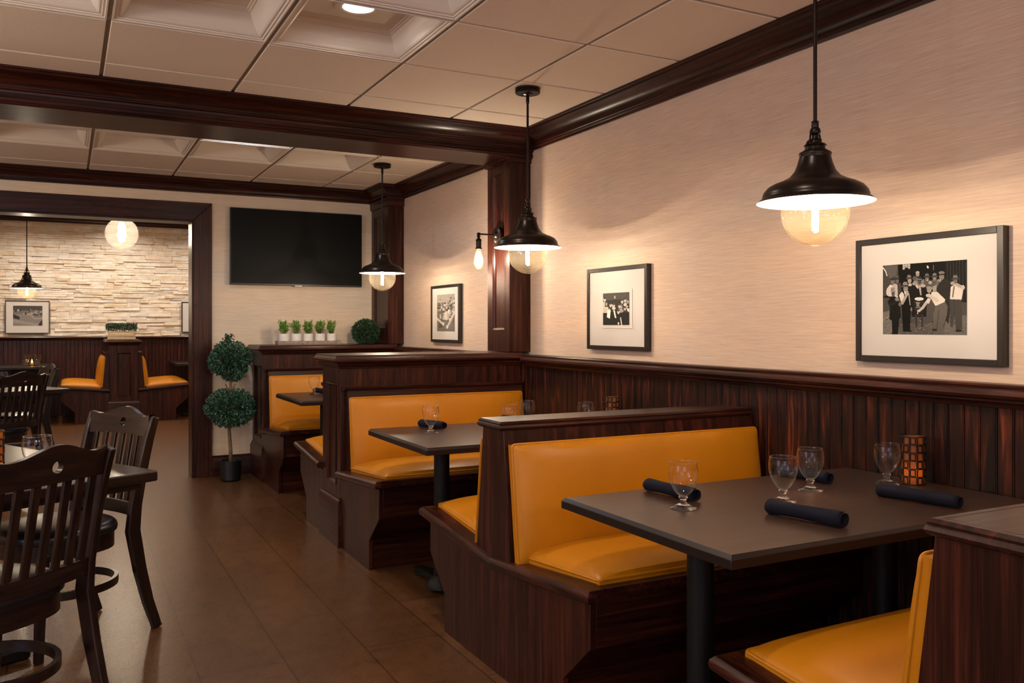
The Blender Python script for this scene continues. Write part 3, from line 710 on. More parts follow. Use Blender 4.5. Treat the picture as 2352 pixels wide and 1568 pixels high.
# clear globe in the far room
def globe(x, y, z, R):
    t = thing('globe_pendant', 'clear glass globe pendant glowing in the doorway opening', 'pendant lamp', (x, y, z))
    m = MB(); pr = []
    for k in range(25):
        a = radians(14) + (pi - radians(14)) * k / 24; pr.append((max(R * sin(a), .0006), R * cos(a)))
    m.lathe(pr, 40); m.build('glass_globe', 'bulb_clear', t, smooth=True)
    m = MB(); m.lathe([(.004, FZ - z), (.004, R + .02), (.03, R + .01), (.038, R - .004), (.038, R - .02), (.02, R - .03), (.02, R - .05)], 20, cap0=True, cap1=True); m.build('cord_and_holder', 'bronze', t, smooth='auto')
    m = MB(); m.lathe([(.016, .135), (.034, .10), (.042, .06), (.036, .02), (.018, -.008), (.001, -.012)], 20); m.lathe([(.018, -.030), (.034, -.050), (.034, -.080), (.001, -.100)], 20); m.build('bulb', 'filament', t, smooth=True)
    lamp('POINT', 'globe_and_fill_light', (x, y, z + .02), 34, NEUT, .05)
globe(.548, 10.4, 2.265, .172)

# recessed lights ------------------------------------------------------
def can(x, y, z, label, power=14, lit=True, dup_of=None):
    t = thing('recessed_light', label, 'ceiling light', (x, y, z), 0, 'round recessed ceiling lights')
    m = MB(); m.lathe([(.062, .004), (.064, -.004), (.075, -.008), (.095, -.008), (.099, -.003), (.099, .0)], 40); m.build('trim_ring', 'ceil_coffer', t, smooth='auto')
    m = MB(); m.lathe([(.063, -.001), (.0005, -.0015)], 40); m.build('lens', 'lens', t)
    lamp('AREA', 'downlight_and_fill', (x, y, z - .012), power, NEUT, .115, spread=radians(150))
can(1.06, 3.40, ZC + .102, 'round lit recessed ceiling light in the coffered tile at the top of the photo', 11)
CC = [(-.77, 3.4), (-.77, 1.57), (1.06, 1.57), (1.06, -.27), (-.77, -.27), (-2.6, 1.57), (-2.6, 3.4), (-2.6, -.27)]
for i, (x, y) in enumerate(CC): lamp('AREA', 'downlight_and_fill', (x, y, ZC + .09), 7, NEUT, .115, spread=radians(150))  # further downlights out of view, added as ambient fill
lamp('AREA', 'downlight_and_fill', (1.06, 5.575, ZC + .09), 12, (0.85, .9, 1.0), .115, spread=radians(170))
for x, y in ((-.77, 5.88), (-2.6, 5.88)): lamp('AREA', 'downlight_and_fill', (x, y, ZC - .005), 8, NEUT, .115, spread=radians(150))  # two more unseen downlights added as fill left of the view
# unseen fill lamps added left of and behind the view to brighten ceiling and walls
lamp('POINT', 'globe_and_fill_light', (-1.5, 3.35, 2.0), 36, (1.0, .80, .56), .09)
for x, y in ((-3.3, 2.0), (-2.3, 6.0), (-2.4, -.6), (-.6, -1.6), (1.4, -1.6)): lamp('POINT', 'globe_and_fill_light', (x, y, 1.95), 33, NEUT, .09)
for x, y in ((-2.2, 9.3), (-.6, 9.3), (1.4, 9.3), (-1.9, 12.0), (-.4, 12.6), (.67, 12.75), (1.9, 12.6), (2.4, 10.6)):
    lamp('AREA', 'far_downlight', (x, y, FZ - .01), 17, NEUT, .12, spread=radians(150))

# unseen small lights added along the left and front walls for sparkles in glasses
for k in range(9):
    lamp('POINT', 'sparkle_light', (-4.2, -2.0 + .62 * k, 1.9 + .12 * (k % 2)), 1.6, (.55, .66, 1.0) if k % 3 else (1, .9, .75), .035)
    if k < 6: lamp('POINT', 'sparkle_light', (-3.2 + .75 * k, -2.75, 1.85 + .1 * (k % 2)), 1.4, (.6, .7, 1.0) if k % 2 else (1, .9, .75), .035)
lamp('POINT', 'coffer_light', (1.06, 5.575, ZC + .05), 1.6, (.85, .9, 1.0), .04)
# sconce ---------------------------------------------------------------
def sconce():
    t = thing('wall_sconce', 'bare vintage bulb sconce on the left face of the middle column', 'wall lamp', (2.45, 4.90, 1.826))
    m = MB(); m.lathe([(.056, 0), (.056, -.012), (.050, -.017), (.024, -.020), (.018, -.030), (.012, -.034)], 32, axis='x', cap0=True, cap1=True); m.build('back_plate', 'bronze', t, smooth='auto')
    m = MB(); m.tube([(-.02, 0, 0), (-.135, 0, .002)], .0055, 10); m.lathe([(.001, -.012), (.009, -.009), (.0125, 0), (.009, .009), (.001, .012)], 16, (-.14, 0, 0)); m.build('arm', 'bronze', t, smooth='auto')
    m = MB(); m.lathe([(.006, -.010), (.014, -.013), (.008, -.018), (.009, -.026), (.019, -.034), (.020, -.038), (.017, -.042), (.017, -.084), (.021, -.088), (.020, -.094), (.014, -.095)], 20, (-.14, 0, 0), True, True); m.build('socket', 'bronze', t, smooth='auto')
    m = MB(); m.lathe([(.014, -.092), (.017, -.105), (.022, -.13), (.028, -.155), (.0305, -.175), (.029, -.193), (.023, -.208), (.012, -.218), (.0006, -.221)], 28, (-.14, 0, 0)); b = m.build('bulb', 'bulb_amber', t, smooth=True)
    m = MB()
    for k in range(6):
        a = k * pi / 3; m.tube([(-.14 + .008 * cos(a), .008 * sin(a), -.115), (-.14 + .012 * cos(a), .012 * sin(a), -.19)], .0028, 5)
    m.build('filament', 'filament', b, smooth=True)
    lamp('POINT', 'sconce_light', (2.31, 4.90, 1.67), 28, WARM, .02)
sconce()

# ------------------------------------------------------------------ television
t = thing('television', 'black flat television mounted on the back wall beside the doorway', 'television', (1.78, YB - .06, 1.915))
m = MB(); m.box(-.566, .566, 0, .035, -.322, .322); m.build('housing', 'black', t, bevel=.003)
m = MB(); m.box(-.560, .560, -.0015, .0, -.310, .316); m.build('screen', 'screen', t)
m = MB(); m.box(-.15, .15, .035, .059, -.12, .12); m.build('wall_bracket', 'black', t)
m = MB(); m.box(-.03, .03, -.002, .001, -.330, -.320); m.build('logo_plate', 'trim_metal', t)

# ------------------------------------------------------------------ framed photographs
import numpy as np
class Paint:
    def __init__(s, W, H, base=0.1):
        s.W, s.H = W, H; s.a = np.full((H, W), base, float)
        u = (np.arange(W) + .5) / W; v = (np.arange(H) + .5) / H; s.U, s.V = np.meshgrid(u, v); s.setmap(lambda u, v: (u, v))
    def setmap(s, fn): s.X, s.Y = fn(s.U, s.V)
    def ell(s, cx, cy, rx, ry, val, ang=0):
        c, q = cos(radians(ang)), sin(radians(ang)); dx, dy = s.X - cx, s.Y - cy
        s.a[(((dx * c + dy * q) / rx) ** 2 + ((-dx * q + dy * c) / ry) ** 2) < 1] = val
    def poly(s, pts, val):
        ins = np.zeros_like(s.X, bool); n = len(pts)
        for i in range(n):
            x1, y1 = pts[i]; x2, y2 = pts[(i + 1) % n]
            if y1 == y2: continue
            c = ((y1 > s.Y) != (y2 > s.Y)) & (s.X < (x2 - x1) * (s.Y - y1) / (y2 - y1) + x1); ins ^= c
        s.a[ins] = val
    def line(s, p, q, w, val):
        dx, dy = q[0] - p[0], q[1] - p[1]; L = dx * dx + dy * dy + 1e-9
        t = np.clip(((s.X - p[0]) * dx + (s.Y - p[1]) * dy) / L, 0, 1)
        s.a[np.hypot(s.X - p[0] - t * dx, s.Y - p[1] - t * dy) < w] = val
    def grain(s, amt, seed=1, lo=None):
        r = np.random.RandomState(seed); n = r.rand(s.H, s.W); s.a *= 1 + amt * (n - .5) * 2
GL = {'R': ['110', '101', '110', '101', '101'], 'O': ['111', '101', '101', '101', '111'], 'L': ['100', '100', '100', '100', '111'], 'U': ['101', '101', '101', '101', '111'], 'T': ['111', '010', '010', '010', '010'],
      'H': ['101', '101', '111', '101', '101'], 'E': ['111', '100', '110', '100', '111'], 'B': ['110', '101', '110', '101', '110'], 'A': ['010', '101', '111', '101', '101'], 'S': ['111', '100', '111', '001', '111'],
      'C': ['111', '100', '100', '100', '111'], 'W': ['101', '101', '111', '111', '101'], 'I': ['1', '1', '1', '1', '1'], 'N': ['101', '111', '111', '111', '101']}
def text(p, s, x, y, h, val):
    c = h / 5
    for ch in s:
        g = GL[ch]
        for r, row in enumerate(g):
            for k, b in enumerate(row):
                if b == '1': p.poly([(x + k * c, y + r * c), (x + (k + 1) * c, y + r * c), (x + (k + 1) * c, y + (r + 1) * c), (x + k * c, y + (r + 1) * c)], val)
        x += (len(g[0]) + 1) * c
def gathering():
    p = Paint(320, 250, .022)
    top = lambda x: 160 - (x - 50) * .072; bot = lambda x: 1455 + (x - 50) * .016
    p.setmap(lambda u, v: (50 + u * 1595, (top(50 + u * 1595) + v * (bot(50 + u * 1595) - top(50 + u * 1595)))))
    P, E, Ln = p.poly, p.ell, p.line
    # ground and walls
    P([(40, 760), (1660, 860), (1660, 1500), (40, 1500)], .12); P([(40, 1040), (240, 1000), (240, 1480), (40, 1480)], .24); P([(1300, 1100), (1660, 1100), (1660, 1500), (1200, 1500)], .20)
    P([(400, 1250), (1100, 1250), (1250, 1500), (300, 1500)], .15)
    P([(50, 150), (360, 150), (380, 700), (50, 740)], .11); P([(80, 160), (350, 150), (330, 330), (200, 420)], .17)
    for k in range(14): Ln((1270 + k * 27, 60), (1280 + k * 27, 820), 6, .085 if k % 2 else .04)
    P([(452, 135), (605, 125), (600, 215), (455, 235)], .52); P([(490, 235), (500, 195), (560, 195), (575, 235)], .02)
    for x in (500, 550): Ln((x, 130), (x, 230), 3, .1)
    Ln((455, 180), (600, 172), 3, .1)
    Ln((60, 205), (110, 270), 9, .85); Ln((110, 270), (135, 350), 9, .8); E(938, 185, 16, 28, .85, -20); Ln((1045, 150), (1047, 245), 5, .30)
    Ln((60, 1190), (180, 1110), 5, .4); Ln((140, 1450), (235, 1360), 5, .35); Ln((60, 1280), (215, 1230), 3, .05)
    r = random.Random(3)
    for _ in range(200):
        x, y = r.uniform(60, 1640), r.uniform(1120, 1450); E(x, y, r.uniform(4, 20), r.uniform(3, 8), r.choice((.05, .08, .22, .3)))
    def hat(x, y, s=1, v=.20, band=.04):
        E(x, y, 62 * s, 16 * s, v * .55, -3); E(x, y - 32 * s, 38 * s, 36 * s, v); P([(x - 38 * s, y - 16 * s), (x + 38 * s, y - 18 * s), (x + 40 * s, y - 2 * s), (x - 40 * s, y)], band)
    def head(x, y, s=1, v=.34): E(x, y, 36 * s, 48 * s, v); E(x - 14 * s, y - 6 * s, 6 * s, 4 * s, .08); E(x + 12 * s, y - 6 * s, 6 * s, 4 * s, .08); Ln((x - 10 * s, y + 24 * s), (x + 10 * s, y + 24 * s), 3, .1)
    # back row
    head(745, 320, .95, .42); E(745, 285, 36, 22, .5); P([(640, 520), (700, 380), (870, 420), (880, 560)], .30); E(690, 400, 40, 46, .16); E(690, 500, 48, 30, .35)
    for x, y, v in ((925, 372, .2), (1066, 365, .26)): P([(x - 80, 600), (x - 60, y + 60), (x + 70, y + 60), (x + 60, 600)], .15); head(x, y + 35, .95, .26); hat(x, y, 1, v)
    E(935, 435, 16, 8, .6); E(1066, 408, 14, 6, .6); E(985, 480, 34, 30, .42)
    P([(540, 480), (640, 490), (650, 700), (560, 700)], .03); head(590, 445, 1, .42); hat(580, 400, 1, .28); E(600, 520, 34, 26, .5)
    # left group
    P([(300, 500), (420, 480), (430, 700), (320, 720)], .10); head(345, 450, .9, .22); hat(338, 408, .95, .16)
    head(250, 460, 1.05, .26); E(245, 415, 48, 26, .07); P([(130, 600), (200, 515), (330, 560), (350, 740), (170, 740)], .66); E(160, 660, 40, 70, .62); E(300, 540, 50, 40, .5); P([(300, 560), (350, 540), (355, 760), (315, 760)], .55)
    # centre man in dark suit
    P([(560, 720), (610, 560), (720, 540), (900, 560), (930, 760), (910, 1130), (640, 1130)], .028); P([(760, 540), (805, 540), (822, 715), (800, 722)], .45); P([(700, 540), (735, 520), (765, 560), (750, 600)], .6)
    head(785, 470, 1, .13); hat(785, 428, 1.05, .07, .30); E(850, 540, 48, 30, .45)
    # big man right of centre
    P([(1080, 560), (1150, 430), (1250, 390), (1360, 460), (1370, 760), (1320, 1270), (1100, 1000)], .055); head(1195, 370, 1.25, .30); E(1195, 295, 54, 32, .26); P([(1140, 320), (1250, 310), (1250, 335), (1140, 345)], .05); E(1150, 445, 40, 28, .34); Ln((1075, 590), (1130, 470), 24, .20)
    P([(1030, 550), (1100, 530), (1100, 640), (1030, 650)], .36)
    # right man in shirt and tie
    P([(1340, 790), (1556, 800), (1560, 1370), (1450, 1380), (1430, 1000), (1400, 1330), (1350, 1320)], .10); P([(1345, 795), (1360, 560), (1480, 495), (1590, 560), (1550, 805)], .66)
    Ln((1400, 490), (1580, 580), 28, .45); E(1575, 575, 30, 44, .55); head(1440, 450, 1.05, .22); hat(1440, 412, 1.1, .24); E(1392, 495, 36, 34, .4)
    Ln((1420, 560), (1395, 750), 13, .22); E(1500, 1395, 60, 22, .04); Ln((1420, 830), (1430, 1280), 4, .05)
    # man in vest
    P([(430, 900), (440, 700), (560, 690), (620, 900), (600, 1400), (460, 1410)], .020); P([(380, 720), (440, 650), (480, 700), (470, 880), (430, 860)], .68); head(512, 600, 1.25, .36); hat(505, 548, 1.25, .30, .05)
    Ln((445, 870), (540, 700), 26, .42); E(545, 690, 32, 28, .45); Ln((575, 690), (600, 900), 8, .5); E(625, 985, 16, 38, .3); P([(480, 640), (520, 660), (500, 720)], .7); E(545, 650, 26, 8, .65); E(580, 1395, 60, 18, .03)
    # front left man in coat
    P([(150, 840), (230, 740), (330, 760), (400, 880), (420, 1110), (380, 1200), (360, 1460), (245, 1460), (235, 1200), (180, 1170), (195, 960)], .026); P([(150, 860), (330, 810), (340, 870), (200, 950)], .04)
    head(262, 690, 1.1, .17); hat(255, 640, 1.05, .30, .05); E(255, 590, 48, 22, .34); Ln((200, 645), (305, 632), 7, .6); E(340, 795, 40, 34, .30); E(340, 745, 28, 9, .6); E(395, 890, 26, 34, .25)
    # barrel on a stool
    P([(690, 1080), (850, 1080), (850, 1320), (820, 1320), (815, 1100), (740, 1100), (740, 1330), (710, 1330)], .07)
    P([(690, 800), (860, 800), (882, 900), (858, 1060), (695, 1060), (668, 900)], .045); Ln((672, 850), (878, 850), 5, .09); Ln((672, 985), (872, 985), 5, .09)
    E(775, 788, 86, 30, .85); E(775, 790, 60, 16, .62); text(p, 'ROLL', 716, 848, 26, .55); text(p, 'OUT', 730, 876, 22, .45); text(p, 'THE', 722, 902, 26, .62); text(p, 'BARREL', 708, 938, 22, .42)
    # crouching man
    P([(1010, 660), (1110, 650), (1260, 800), (1240, 880), (1080, 920), (1000, 780)], .66); E(1070, 720, 70, 70, .64); head(965, 620, 1.15, .40); E(975, 580, 58, 28, .34, 10); Ln((1110, 820), (960, 720), 32, .55); E(940, 725, 38, 30, .55)
    Ln((940, 820), (840, 960), 26, .50); Ln((840, 960), (775, 1015), 22, .52); E(765, 1015, 30, 20, .55); E(748, 1058, 12, 12, .8); P([(905, 850), (940, 770), (1000, 790), (960, 880)], .6)
    P([(1085, 925), (1255, 845), (1305, 930), (1290, 1100), (1225, 1300), (1230, 1460), (1090, 1460), (1060, 1300), (1035, 1100)], .165); Ln((1150, 1000), (1100, 1400), 5, .07); E(1065, 1375, 50, 20, .04)
    p.a = p.a ** 1.35; p.grain(.22, 5); return p
def crowd(seed, W, H, n, tone=.06, arms=False):
    p = Paint(W, H, tone); r = random.Random(seed)
    p.poly([(0, 0), (1, 0), (1, .22), (0, .22)], tone * 2.2)
    for i in range(n):
        x = r.random(); y = .15 + .5 * (i / n) + r.uniform(-.04, .04); s = .05 + .03 * i / n
        p.poly([(x - s * 1.3, 1), (x - s * 1.2, y + s * 1.3), (x + s * 1.2, y + s * 1.3), (x + s * 1.3, 1)], r.choice((.02, .03, .05, .30, .5) if not arms else (.08, .10, .14, .35)))
        p.ell(x, y, s * .62, s * .85, r.uniform(.3, .6)); p.ell(x, y - s * .6, s * .7, s * .4, r.choice((.03, .15, .3)))
    if arms:
        p.poly([(0, .62), (.12, .70), (.38, .80), (.34, .88), (.1, .92), (0, 1), (1, 1), (.9, .6), (.95, .5), (.6, .86), (.52, .84), (.5, .72), (.3, .75)], .16)
        p.line((.02, .66), (.34, .80), .035, .5); p.line((.97, .50), (.62, .86), .04, .5); p.ell(.36, .80, .06, .045, .6); p.ell(.58, .88, .06, .05, .62); p.ell(.52, .58, .10, .12, .5)
        p.poly([(.62, .42), (.72, .40), (.70, .72)], .6); p.line((.04, .0), (.3, .35), .01, .4)
    p.grain(.25, seed); return p
def shirts():
    p = crowd(9, 110, 110, 12, .03)
    p.poly([(0, .62), (1, .62), (1, 1), (0, 1)], .018)
    for x, y in ((.07, .2), (.30, .38), (.42, .40), (.64, .42), (.74, .28), (.85, .25), (.60, .60)): p.ell(x, y, .045, .065, .5); p.ell(x, y - .05, .05, .03, .05)
    p.poly([(.15, .75), (.18, .52), (.30, .54), (.27, .80)], .85); p.poly([(.40, .55), (.46, .55), (.52, .78), (.47, .78)], .85); p.poly([(.30, .60), (.42, .58), (.46, .84), (.30, .84)], .02)
    p.ell(.24, .52, .05, .03, .5); p.ell(.42, .48, .07, .05, .55); p.ell(.85, .38, .06, .05, .55); p.poly([(.92, .48), (1, .52), (1, .62), (.95, .58)], .8); p.line((.68, .78), (.72, .99), .016, .8); p.ell(.60, .95, .03, .04, .7)
    return p
def street():
    p = Paint(110, 80, .16); r = random.Random(2)
    p.poly([(0, 0), (1, 0), (1, .22), (0, .22)], .07); p.poly([(0, .45), (.5, .35), (1, .55), (1, 1), (0, 1)], .22); p.poly([(0, .68), (.9, .9), (.8, 1), (0, .85)], .30)
    for _ in range(16): x, y = r.random(), r.uniform(.18, .42); p.ell(x, y, .035, .05, r.choice((.05, .3, .4)))
    p.poly([(0, .42), (.22, .55), (.22, .70), (0, .62)], .04); p.line((.58, .44), (.74, .66), .008, .6); p.line((.74, .66), (1, .62), .008, .6); p.poly([(.68, .4), (.85, .46), (.84, .52), (.68, .46)], .05); p.poly([(.86, .95), (.95, .75), (1, .7), (1, 1), (.86, 1)], .05)
    p.grain(.25, 2); return p
def picture(label, c, rz, w, h, fw, prints, paint_rects, depth=.03):
    """frame facing local -y; prints: list of (u0,u1,v0,v1 paint) in metres from centre"""
    t = thing('framed_photograph', label, 'picture', c, rz, 'black framed black and white photographs')
    m = MB(); a, b = w / 2, h / 2
    for (x0, x1, z0, z1) in ((-a, -a + fw, -b, b), (a - fw, a, -b, b), (-a + fw, a - fw, b - fw, b), (-a + fw, a - fw, -b, -b + fw)): m.box(x0, x1, -depth, -.001, z0, z1)
    m.build('frame', 'frame_black', t, bevel=.0015)
    m = MB(); m.box(-a + fw * .8, a - fw * .8, -depth + .007, -depth + .010, -b + fw * .8, b - fw * .8)
    for (x0, x1, z0, z1, lift) in paint_rects: m.box(x0, x1, -depth + .007 - lift, -depth + .0075, z0, z1)
    m.build('mat_board', 'mat_board', t)
    for (x0, x1, z0, z1, P, lift) in prints:
        W, H = P.W, P.H; vs = []; fs = []
        for j in range(H + 1):
            for i in range(W + 1): vs.append((x0 + (x1 - x0) * i / W, -depth + .0062 - lift, z1 + (z0 - z1) * j / H))
        for j in range(H):
            for i in range(W): k = j * (W + 1) + i; fs.append((k + W + 1, k + W + 2, k + 1, k))
        m = MB(); m.add(vs, fs); o = m.build('photo_print', 'photo_print', t, fixn=False); me = o.data
        at = me.color_attributes.new('ink', 'FLOAT_COLOR', 'CORNER')
        g = np.clip(P.a.reshape(-1), .004, .9); g = np.repeat(g, 4)
        buf = np.stack([g * 1.0, g * .90, g * .82, np.ones_like(g)], 1).astype('f').reshape(-1); at.data.foreach_set('color', buf)
    return t
RW = -pi / 2      # on the right wall, facing -x: local -y -> world -x
zc_ = 1.341
picture('large framed photograph of men in hats around a barrel, nearest on the right wall', (XW, 1.932, zc_), RW, .560, .440, .022,
        [(-.166, .155, -.122, .122, gathering(), 0)], [(-.168, .157, -.124, .124, .0005)])
picture('framed photograph with a tiny square print in a wide white mat, right of the column', (XW, 3.765, zc_), RW, .555, .440, .022,
        [(-.118, .125, -.088, .082, shirts(), .004)], [(-.155, .17, -.120, .108, .0004), (-.138, .148, -.105, .098, .0035)])
picture('framed crowd photograph on the right wall between the two columns', (XW, 6.068, zc_), RW, .555, .440, .022,
        [(-.158, .185, -.135, .148, crowd(21, 90, 110, 40, .15, True), 0)], [(-.160, .187, -.137, .150, .0004)])
picture('small framed street photograph on the far stone wall at the left', (-.465, FY - .01, 1.366), 0, .535, .452, .012,
        [(-.172, .178, -.118, .155, street(), 0)], [(-.174, .180, -.120, .157, .0004)])
picture('framed photograph on the far stone wall, half hidden by the doorway jamb', (1.78, FY - .01, 1.375), 0, .535, .452, .012,
        [(-.172, .178, -.118, .155, crowd(5, 60, 50, 16), 0)], [(-.174, .180, -.120, .157, .0004)])

# ------------------------------------------------------------------ tableware
GOB_FOOT = [(.0005, .0008), (.0375, .0005), (.0375, .002), (.030, .005), (.018, .010), (.0105, .016), (.0085, .021), (.0095, .026), (.0135, .030), (.012, .034), (.0005, .036)]
GOB_BOWL = [(.0005, .034), (.010, .035), (.018, .041), (.027, .053), (.0345, .068), (.0395, .084), (.0415, .098), (.0412, .110), (.0395, .121), (.0375, .1305), (.0382, .1315), (.0365, .1315)]
def goblet(label, x, y, z=.735, s=1.0, group='water goblets'):
    t = thing('goblet', label, 'drinking glass', (x, y, z), 0, group)
    m = MB(); m.lathe(GOB_FOOT, 36); m.build('stem', 'solid_glass', t, smooth=True)
    m = MB(); m.lathe(GOB_BOWL, 40); m.tube([(.0373 * cos(2 * pi * k / 40), .0373 * sin(2 * pi * k / 40), .131) for k in range(40)], .0011, 6, closed=True); m.build('bowl', 'drink_glass', t, smooth=True, fixn=False)
    t.scale = (s, s, s)
    return t
g0 = goblet('goblet nearest the aisle on the nearest booth table', 1.545, 1.925)
def cg(label, x, y, z=.735, s=1.0):
    r = dup(g0, (x, y, z), 0, label); r.scale = (s,) * 3; return r
cg('goblet behind the nearest rolled napkin, centre of the nearest booth table', 1.865, 1.865)
cg('goblet in front of the half hidden napkin on the nearest booth table', 2.065, 1.95)
cg('goblet beside the lattice candle holder on the nearest booth table', 2.37, 1.915)
cg('goblet at the aisle end of the middle booth table', 1.552, 3.83)
cg('left goblet of the pair peeking over the low divider', 1.91, 3.70)
cg('right, taller seeming goblet of the pair peeking over the low divider', 2.09, 3.86)
cg('goblet peeking over the low divider, left of the lattice candle holder', 2.32, 3.66)
cg('goblet on the rearmost booth table', 1.635, 6.33, .742)

def napkin(label, x0, y0, x1, y1, z=.735, r=.021, seed=1):
    t = thing('rolled_napkin', label, 'napkin', (x0, y0, z), math.atan2(y1 - y0, x1 - x0), 'navy cloth napkin rolls')
    L = math.hypot(x1 - x0, y1 - y0); rd = random.Random(seed); vs = []; fs = []; n = 40; ns = 14
    for i in range(ns + 1):
        u = i / ns
        for k in range(n):           # one and a half turns of cloth
            a = -2.2 + 3.3 * pi * k / (n - 1); rr = r * (1 - .16 * (1 - k / (n - 1))) * (1 + .05 * sin(5 * u + seed))
            if k > n - 8: rr += .0012
            st = .0 + (.016 * max(0, (k - n / 2) / n) if i == ns else 0) - (.012 * max(0, (k - n / 2) / n) if i == 0 else 0)
            vs.append((u * L - st, rr * cos(a) * 1.04, r * .92 + rr * sin(a) * .90 + .0008 * sin(9 * u + 3 * a)))
    for i in range(ns):
        for k in range(n - 1): fs.append((i * n + k, i * n + k + 1, (i + 1) * n + k + 1, (i + 1) * n + k))
    m = MB(); m.add(vs, fs); o = m.build('outer_cloth', 'napkin', t, smooth=True, fixn=False)
    md = o.modifiers.new('s', 'SOLIDIFY'); md.thickness = .0018
    m = MB(); q = []
    for k in range(30):
        a = k * .55; rr = .003 + .00045 * k; q.append((rr * cos(a), r * .92 + rr * sin(a)))
    vs = [(.014, *p) for p in q] + [(L - .018, *p) for p in q]; m.add(vs, [(k, k + 1, k + 31, k + 30) for k in range(29)])
    o = m.build('inner_cloth', 'napkin', t, smooth=True, fixn=False); md = o.modifiers.new('s', 'SOLIDIFY'); md.thickness = .0018
    return t
napkin('navy napkin roll nearest the aisle, behind the first goblet on the nearest table', 1.632, 1.975, 1.612, 2.185, seed=1)
napkin('navy napkin roll closest to the camera on the nearest table', 1.755, 1.545, 1.712, 1.765, seed=2, r=.022)
napkin('navy napkin roll half hidden behind a goblet on the nearest table', 2.20, 1.995, 2.18, 2.19, seed=3)
napkin('navy napkin roll in front of the candle holder on the nearest table', 2.225, 1.555, 2.185, 1.795, seed=4, r=.0205)
napkin('navy napkin roll behind the goblet at the aisle end of the middle table', 1.665, 3.93, 1.60, 4.09, seed=5)
napkin('navy napkin roll behind the goblet pair on the middle table', 2.10, 3.93, 2.08, 4.11, seed=6)
napkin('navy napkin roll on the rearmost booth table', 1.72, 6.26, 1.68, 6.45, z=.742, seed=7)

# lattice candle holders
def candle_holder(label, x, y, z=.735):
    t = thing('candle_holder', label, 'candle holder', (x, y, z), 0, 'amber candle holders with dark lattice')
    R, Hh = .0365, .156
    m = MB(); m.lathe([(R - .003, .002), (R - .003, Hh - .003), (R - .006, Hh - .002), (R - .006, .004)], 40); m.build('amber_panel', 'amber_panel', t, smooth='auto')
    m = MB(); rows = 6; cols = 5; rh = Hh / rows
    for j in range(rows):
        zc = (j + .5) * rh
        for i in range(cols * 2):
            big = (i + j) % 2 == 0
            aw = 2 * pi / (cols * 2) * (.47 if big else .33); hh = rh * (.50 if big else .40)
            ac = 2 * pi * i / (cols * 2) + (.04 if big else 0); pts = []
            for (sx, sy) in ((1, 1), (-1, 1), (-1, -1), (1, -1)):
                for k in range(4):
                    th = {(1, 1): 0, (-1, 1): pi / 2, (-1, -1): pi, (1, -1): 1.5 * pi}[(sx, sy)] + k / 3 * pi / 2
                    rr = .004
                    u = sx * (aw * R - rr) + rr * cos(th); v = sy * (hh - rr) + rr * sin(th)
                    pts.append((R * cos(ac + u / R), R * sin(ac + u / R), min(max(zc + v, .001), Hh - .001)))
            m.tube(pts, .0021, 5, closed=True)
    for zz in (.0015, Hh - .0015): m.tube([(R * cos(2 * pi * k / 36), R * sin(2 * pi * k / 36), zz) for k in range(36)], .0014, 5, closed=True)
    m.build('lattice', 'candle_frame', t, smooth=True)
    m = MB(); m.lathe([(.014, .003), (.014, .022), (.010, .024)], 16, cap0=True, cap1=True); c = m.build('candle', 'candle_wax', t, smooth='auto')
    m = MB(); m.lathe([(.001, .024), (.0042, .031), (.003, .042), (.0005, .050)], 10); m.build('flame', 'led_flame', c, smooth=True)
    lamp('POINT', 'candle_light', (0, 0, .042), .075, (1, .58, .12), .006, parent=t)
    return t
candle_holder('amber lattice candle holder at the wall end of the nearest booth table', 2.452, 1.88)
c0 = candle_holder('amber lattice candle holder peeking over the low divider in the middle booth', 2.452, 3.62)

# ------------------------------------------------------------------ plants
def leaf_mesh(m, p, d, up, L, Wd):
    d = Vector(d).normalized(); s = d.cross(Vector(up)); s = s.normalized() if s.length > 1e-4 else d.orthogonal().normalized(); nn = s.cross(d)
    p = Vector(p)
    m.add([p, p + d * L * .5 + s * Wd + nn * L * .10, p + d * L, p + d * L * .5 - s * Wd + nn * L * .10], [(0, 1, 2), (0, 2, 3)])
def rdir(r):
    z = r.uniform(-1, 1); a = r.uniform(0, 2 * pi); q = math.sqrt(1 - z * z); return Vector((q * cos(a), q * sin(a), z))
def bush(name, par, c, rx, rz_, n, L, W, mat, seed, spread=.25, lumps=0):
    r = random.Random(seed); m = MB(); c = Vector(c); lp = [rdir(r) for _ in range(lumps)]
    for _ in range(n):
        d = rdir(r); k = 1 - r.random() ** 2 * spread
        if lumps: k *= .80 + .34 * max(0, max(d.dot(q) for q in lp) - .55) / .45
        p = c + Vector((d.x * rx * k, d.y * rx * k, d.z * rz_ * k)); dd = (d + rdir(r) * .9).normalized()
        leaf_mesh(m, p, dd, rdir(r), L * r.uniform(.7, 1.25), W * r.uniform(.8, 1.2))
    o = m.build(name, mat, par, fixn=False)
    m = MB(); m.lathe([(max(.0005, rx * .72 * sin(pi * k / 10)), c.z - rz_ * .72 * cos(pi * k / 10)) for k in range(11)], 16, (c.x, c.y, 0)); m.build('inner_core', 'leaf_core', o, smooth=True)  # plain dark core filling the middle of the leaf ball
    return o
t = thing('topiary_tree', 'two-ball topiary tree in a black pot beside the doorway', 'plant', (1.180, 7.20, 0))
m = MB(); m.lathe([(.066, 0), (.080, .012), (.084, .165), (.078, .165), (.076, .14)], 36, cap0=True, cap1=False); m.build('pot', 'pot_black', t, smooth='auto')
m = MB(); m.lathe([(.077, .142), (.0005, .146)], 24); m.build('soil', 'soil', t)
m = MB(); m.tube([(.002, 0, .13), (0, 0, .25), (-.012, 0, .42), (-.006, 0, .56), (.0, 0, .72), (-.002, 0, .95)], [.0155, .0150, .0140, .0130, .0125, .010], 10)
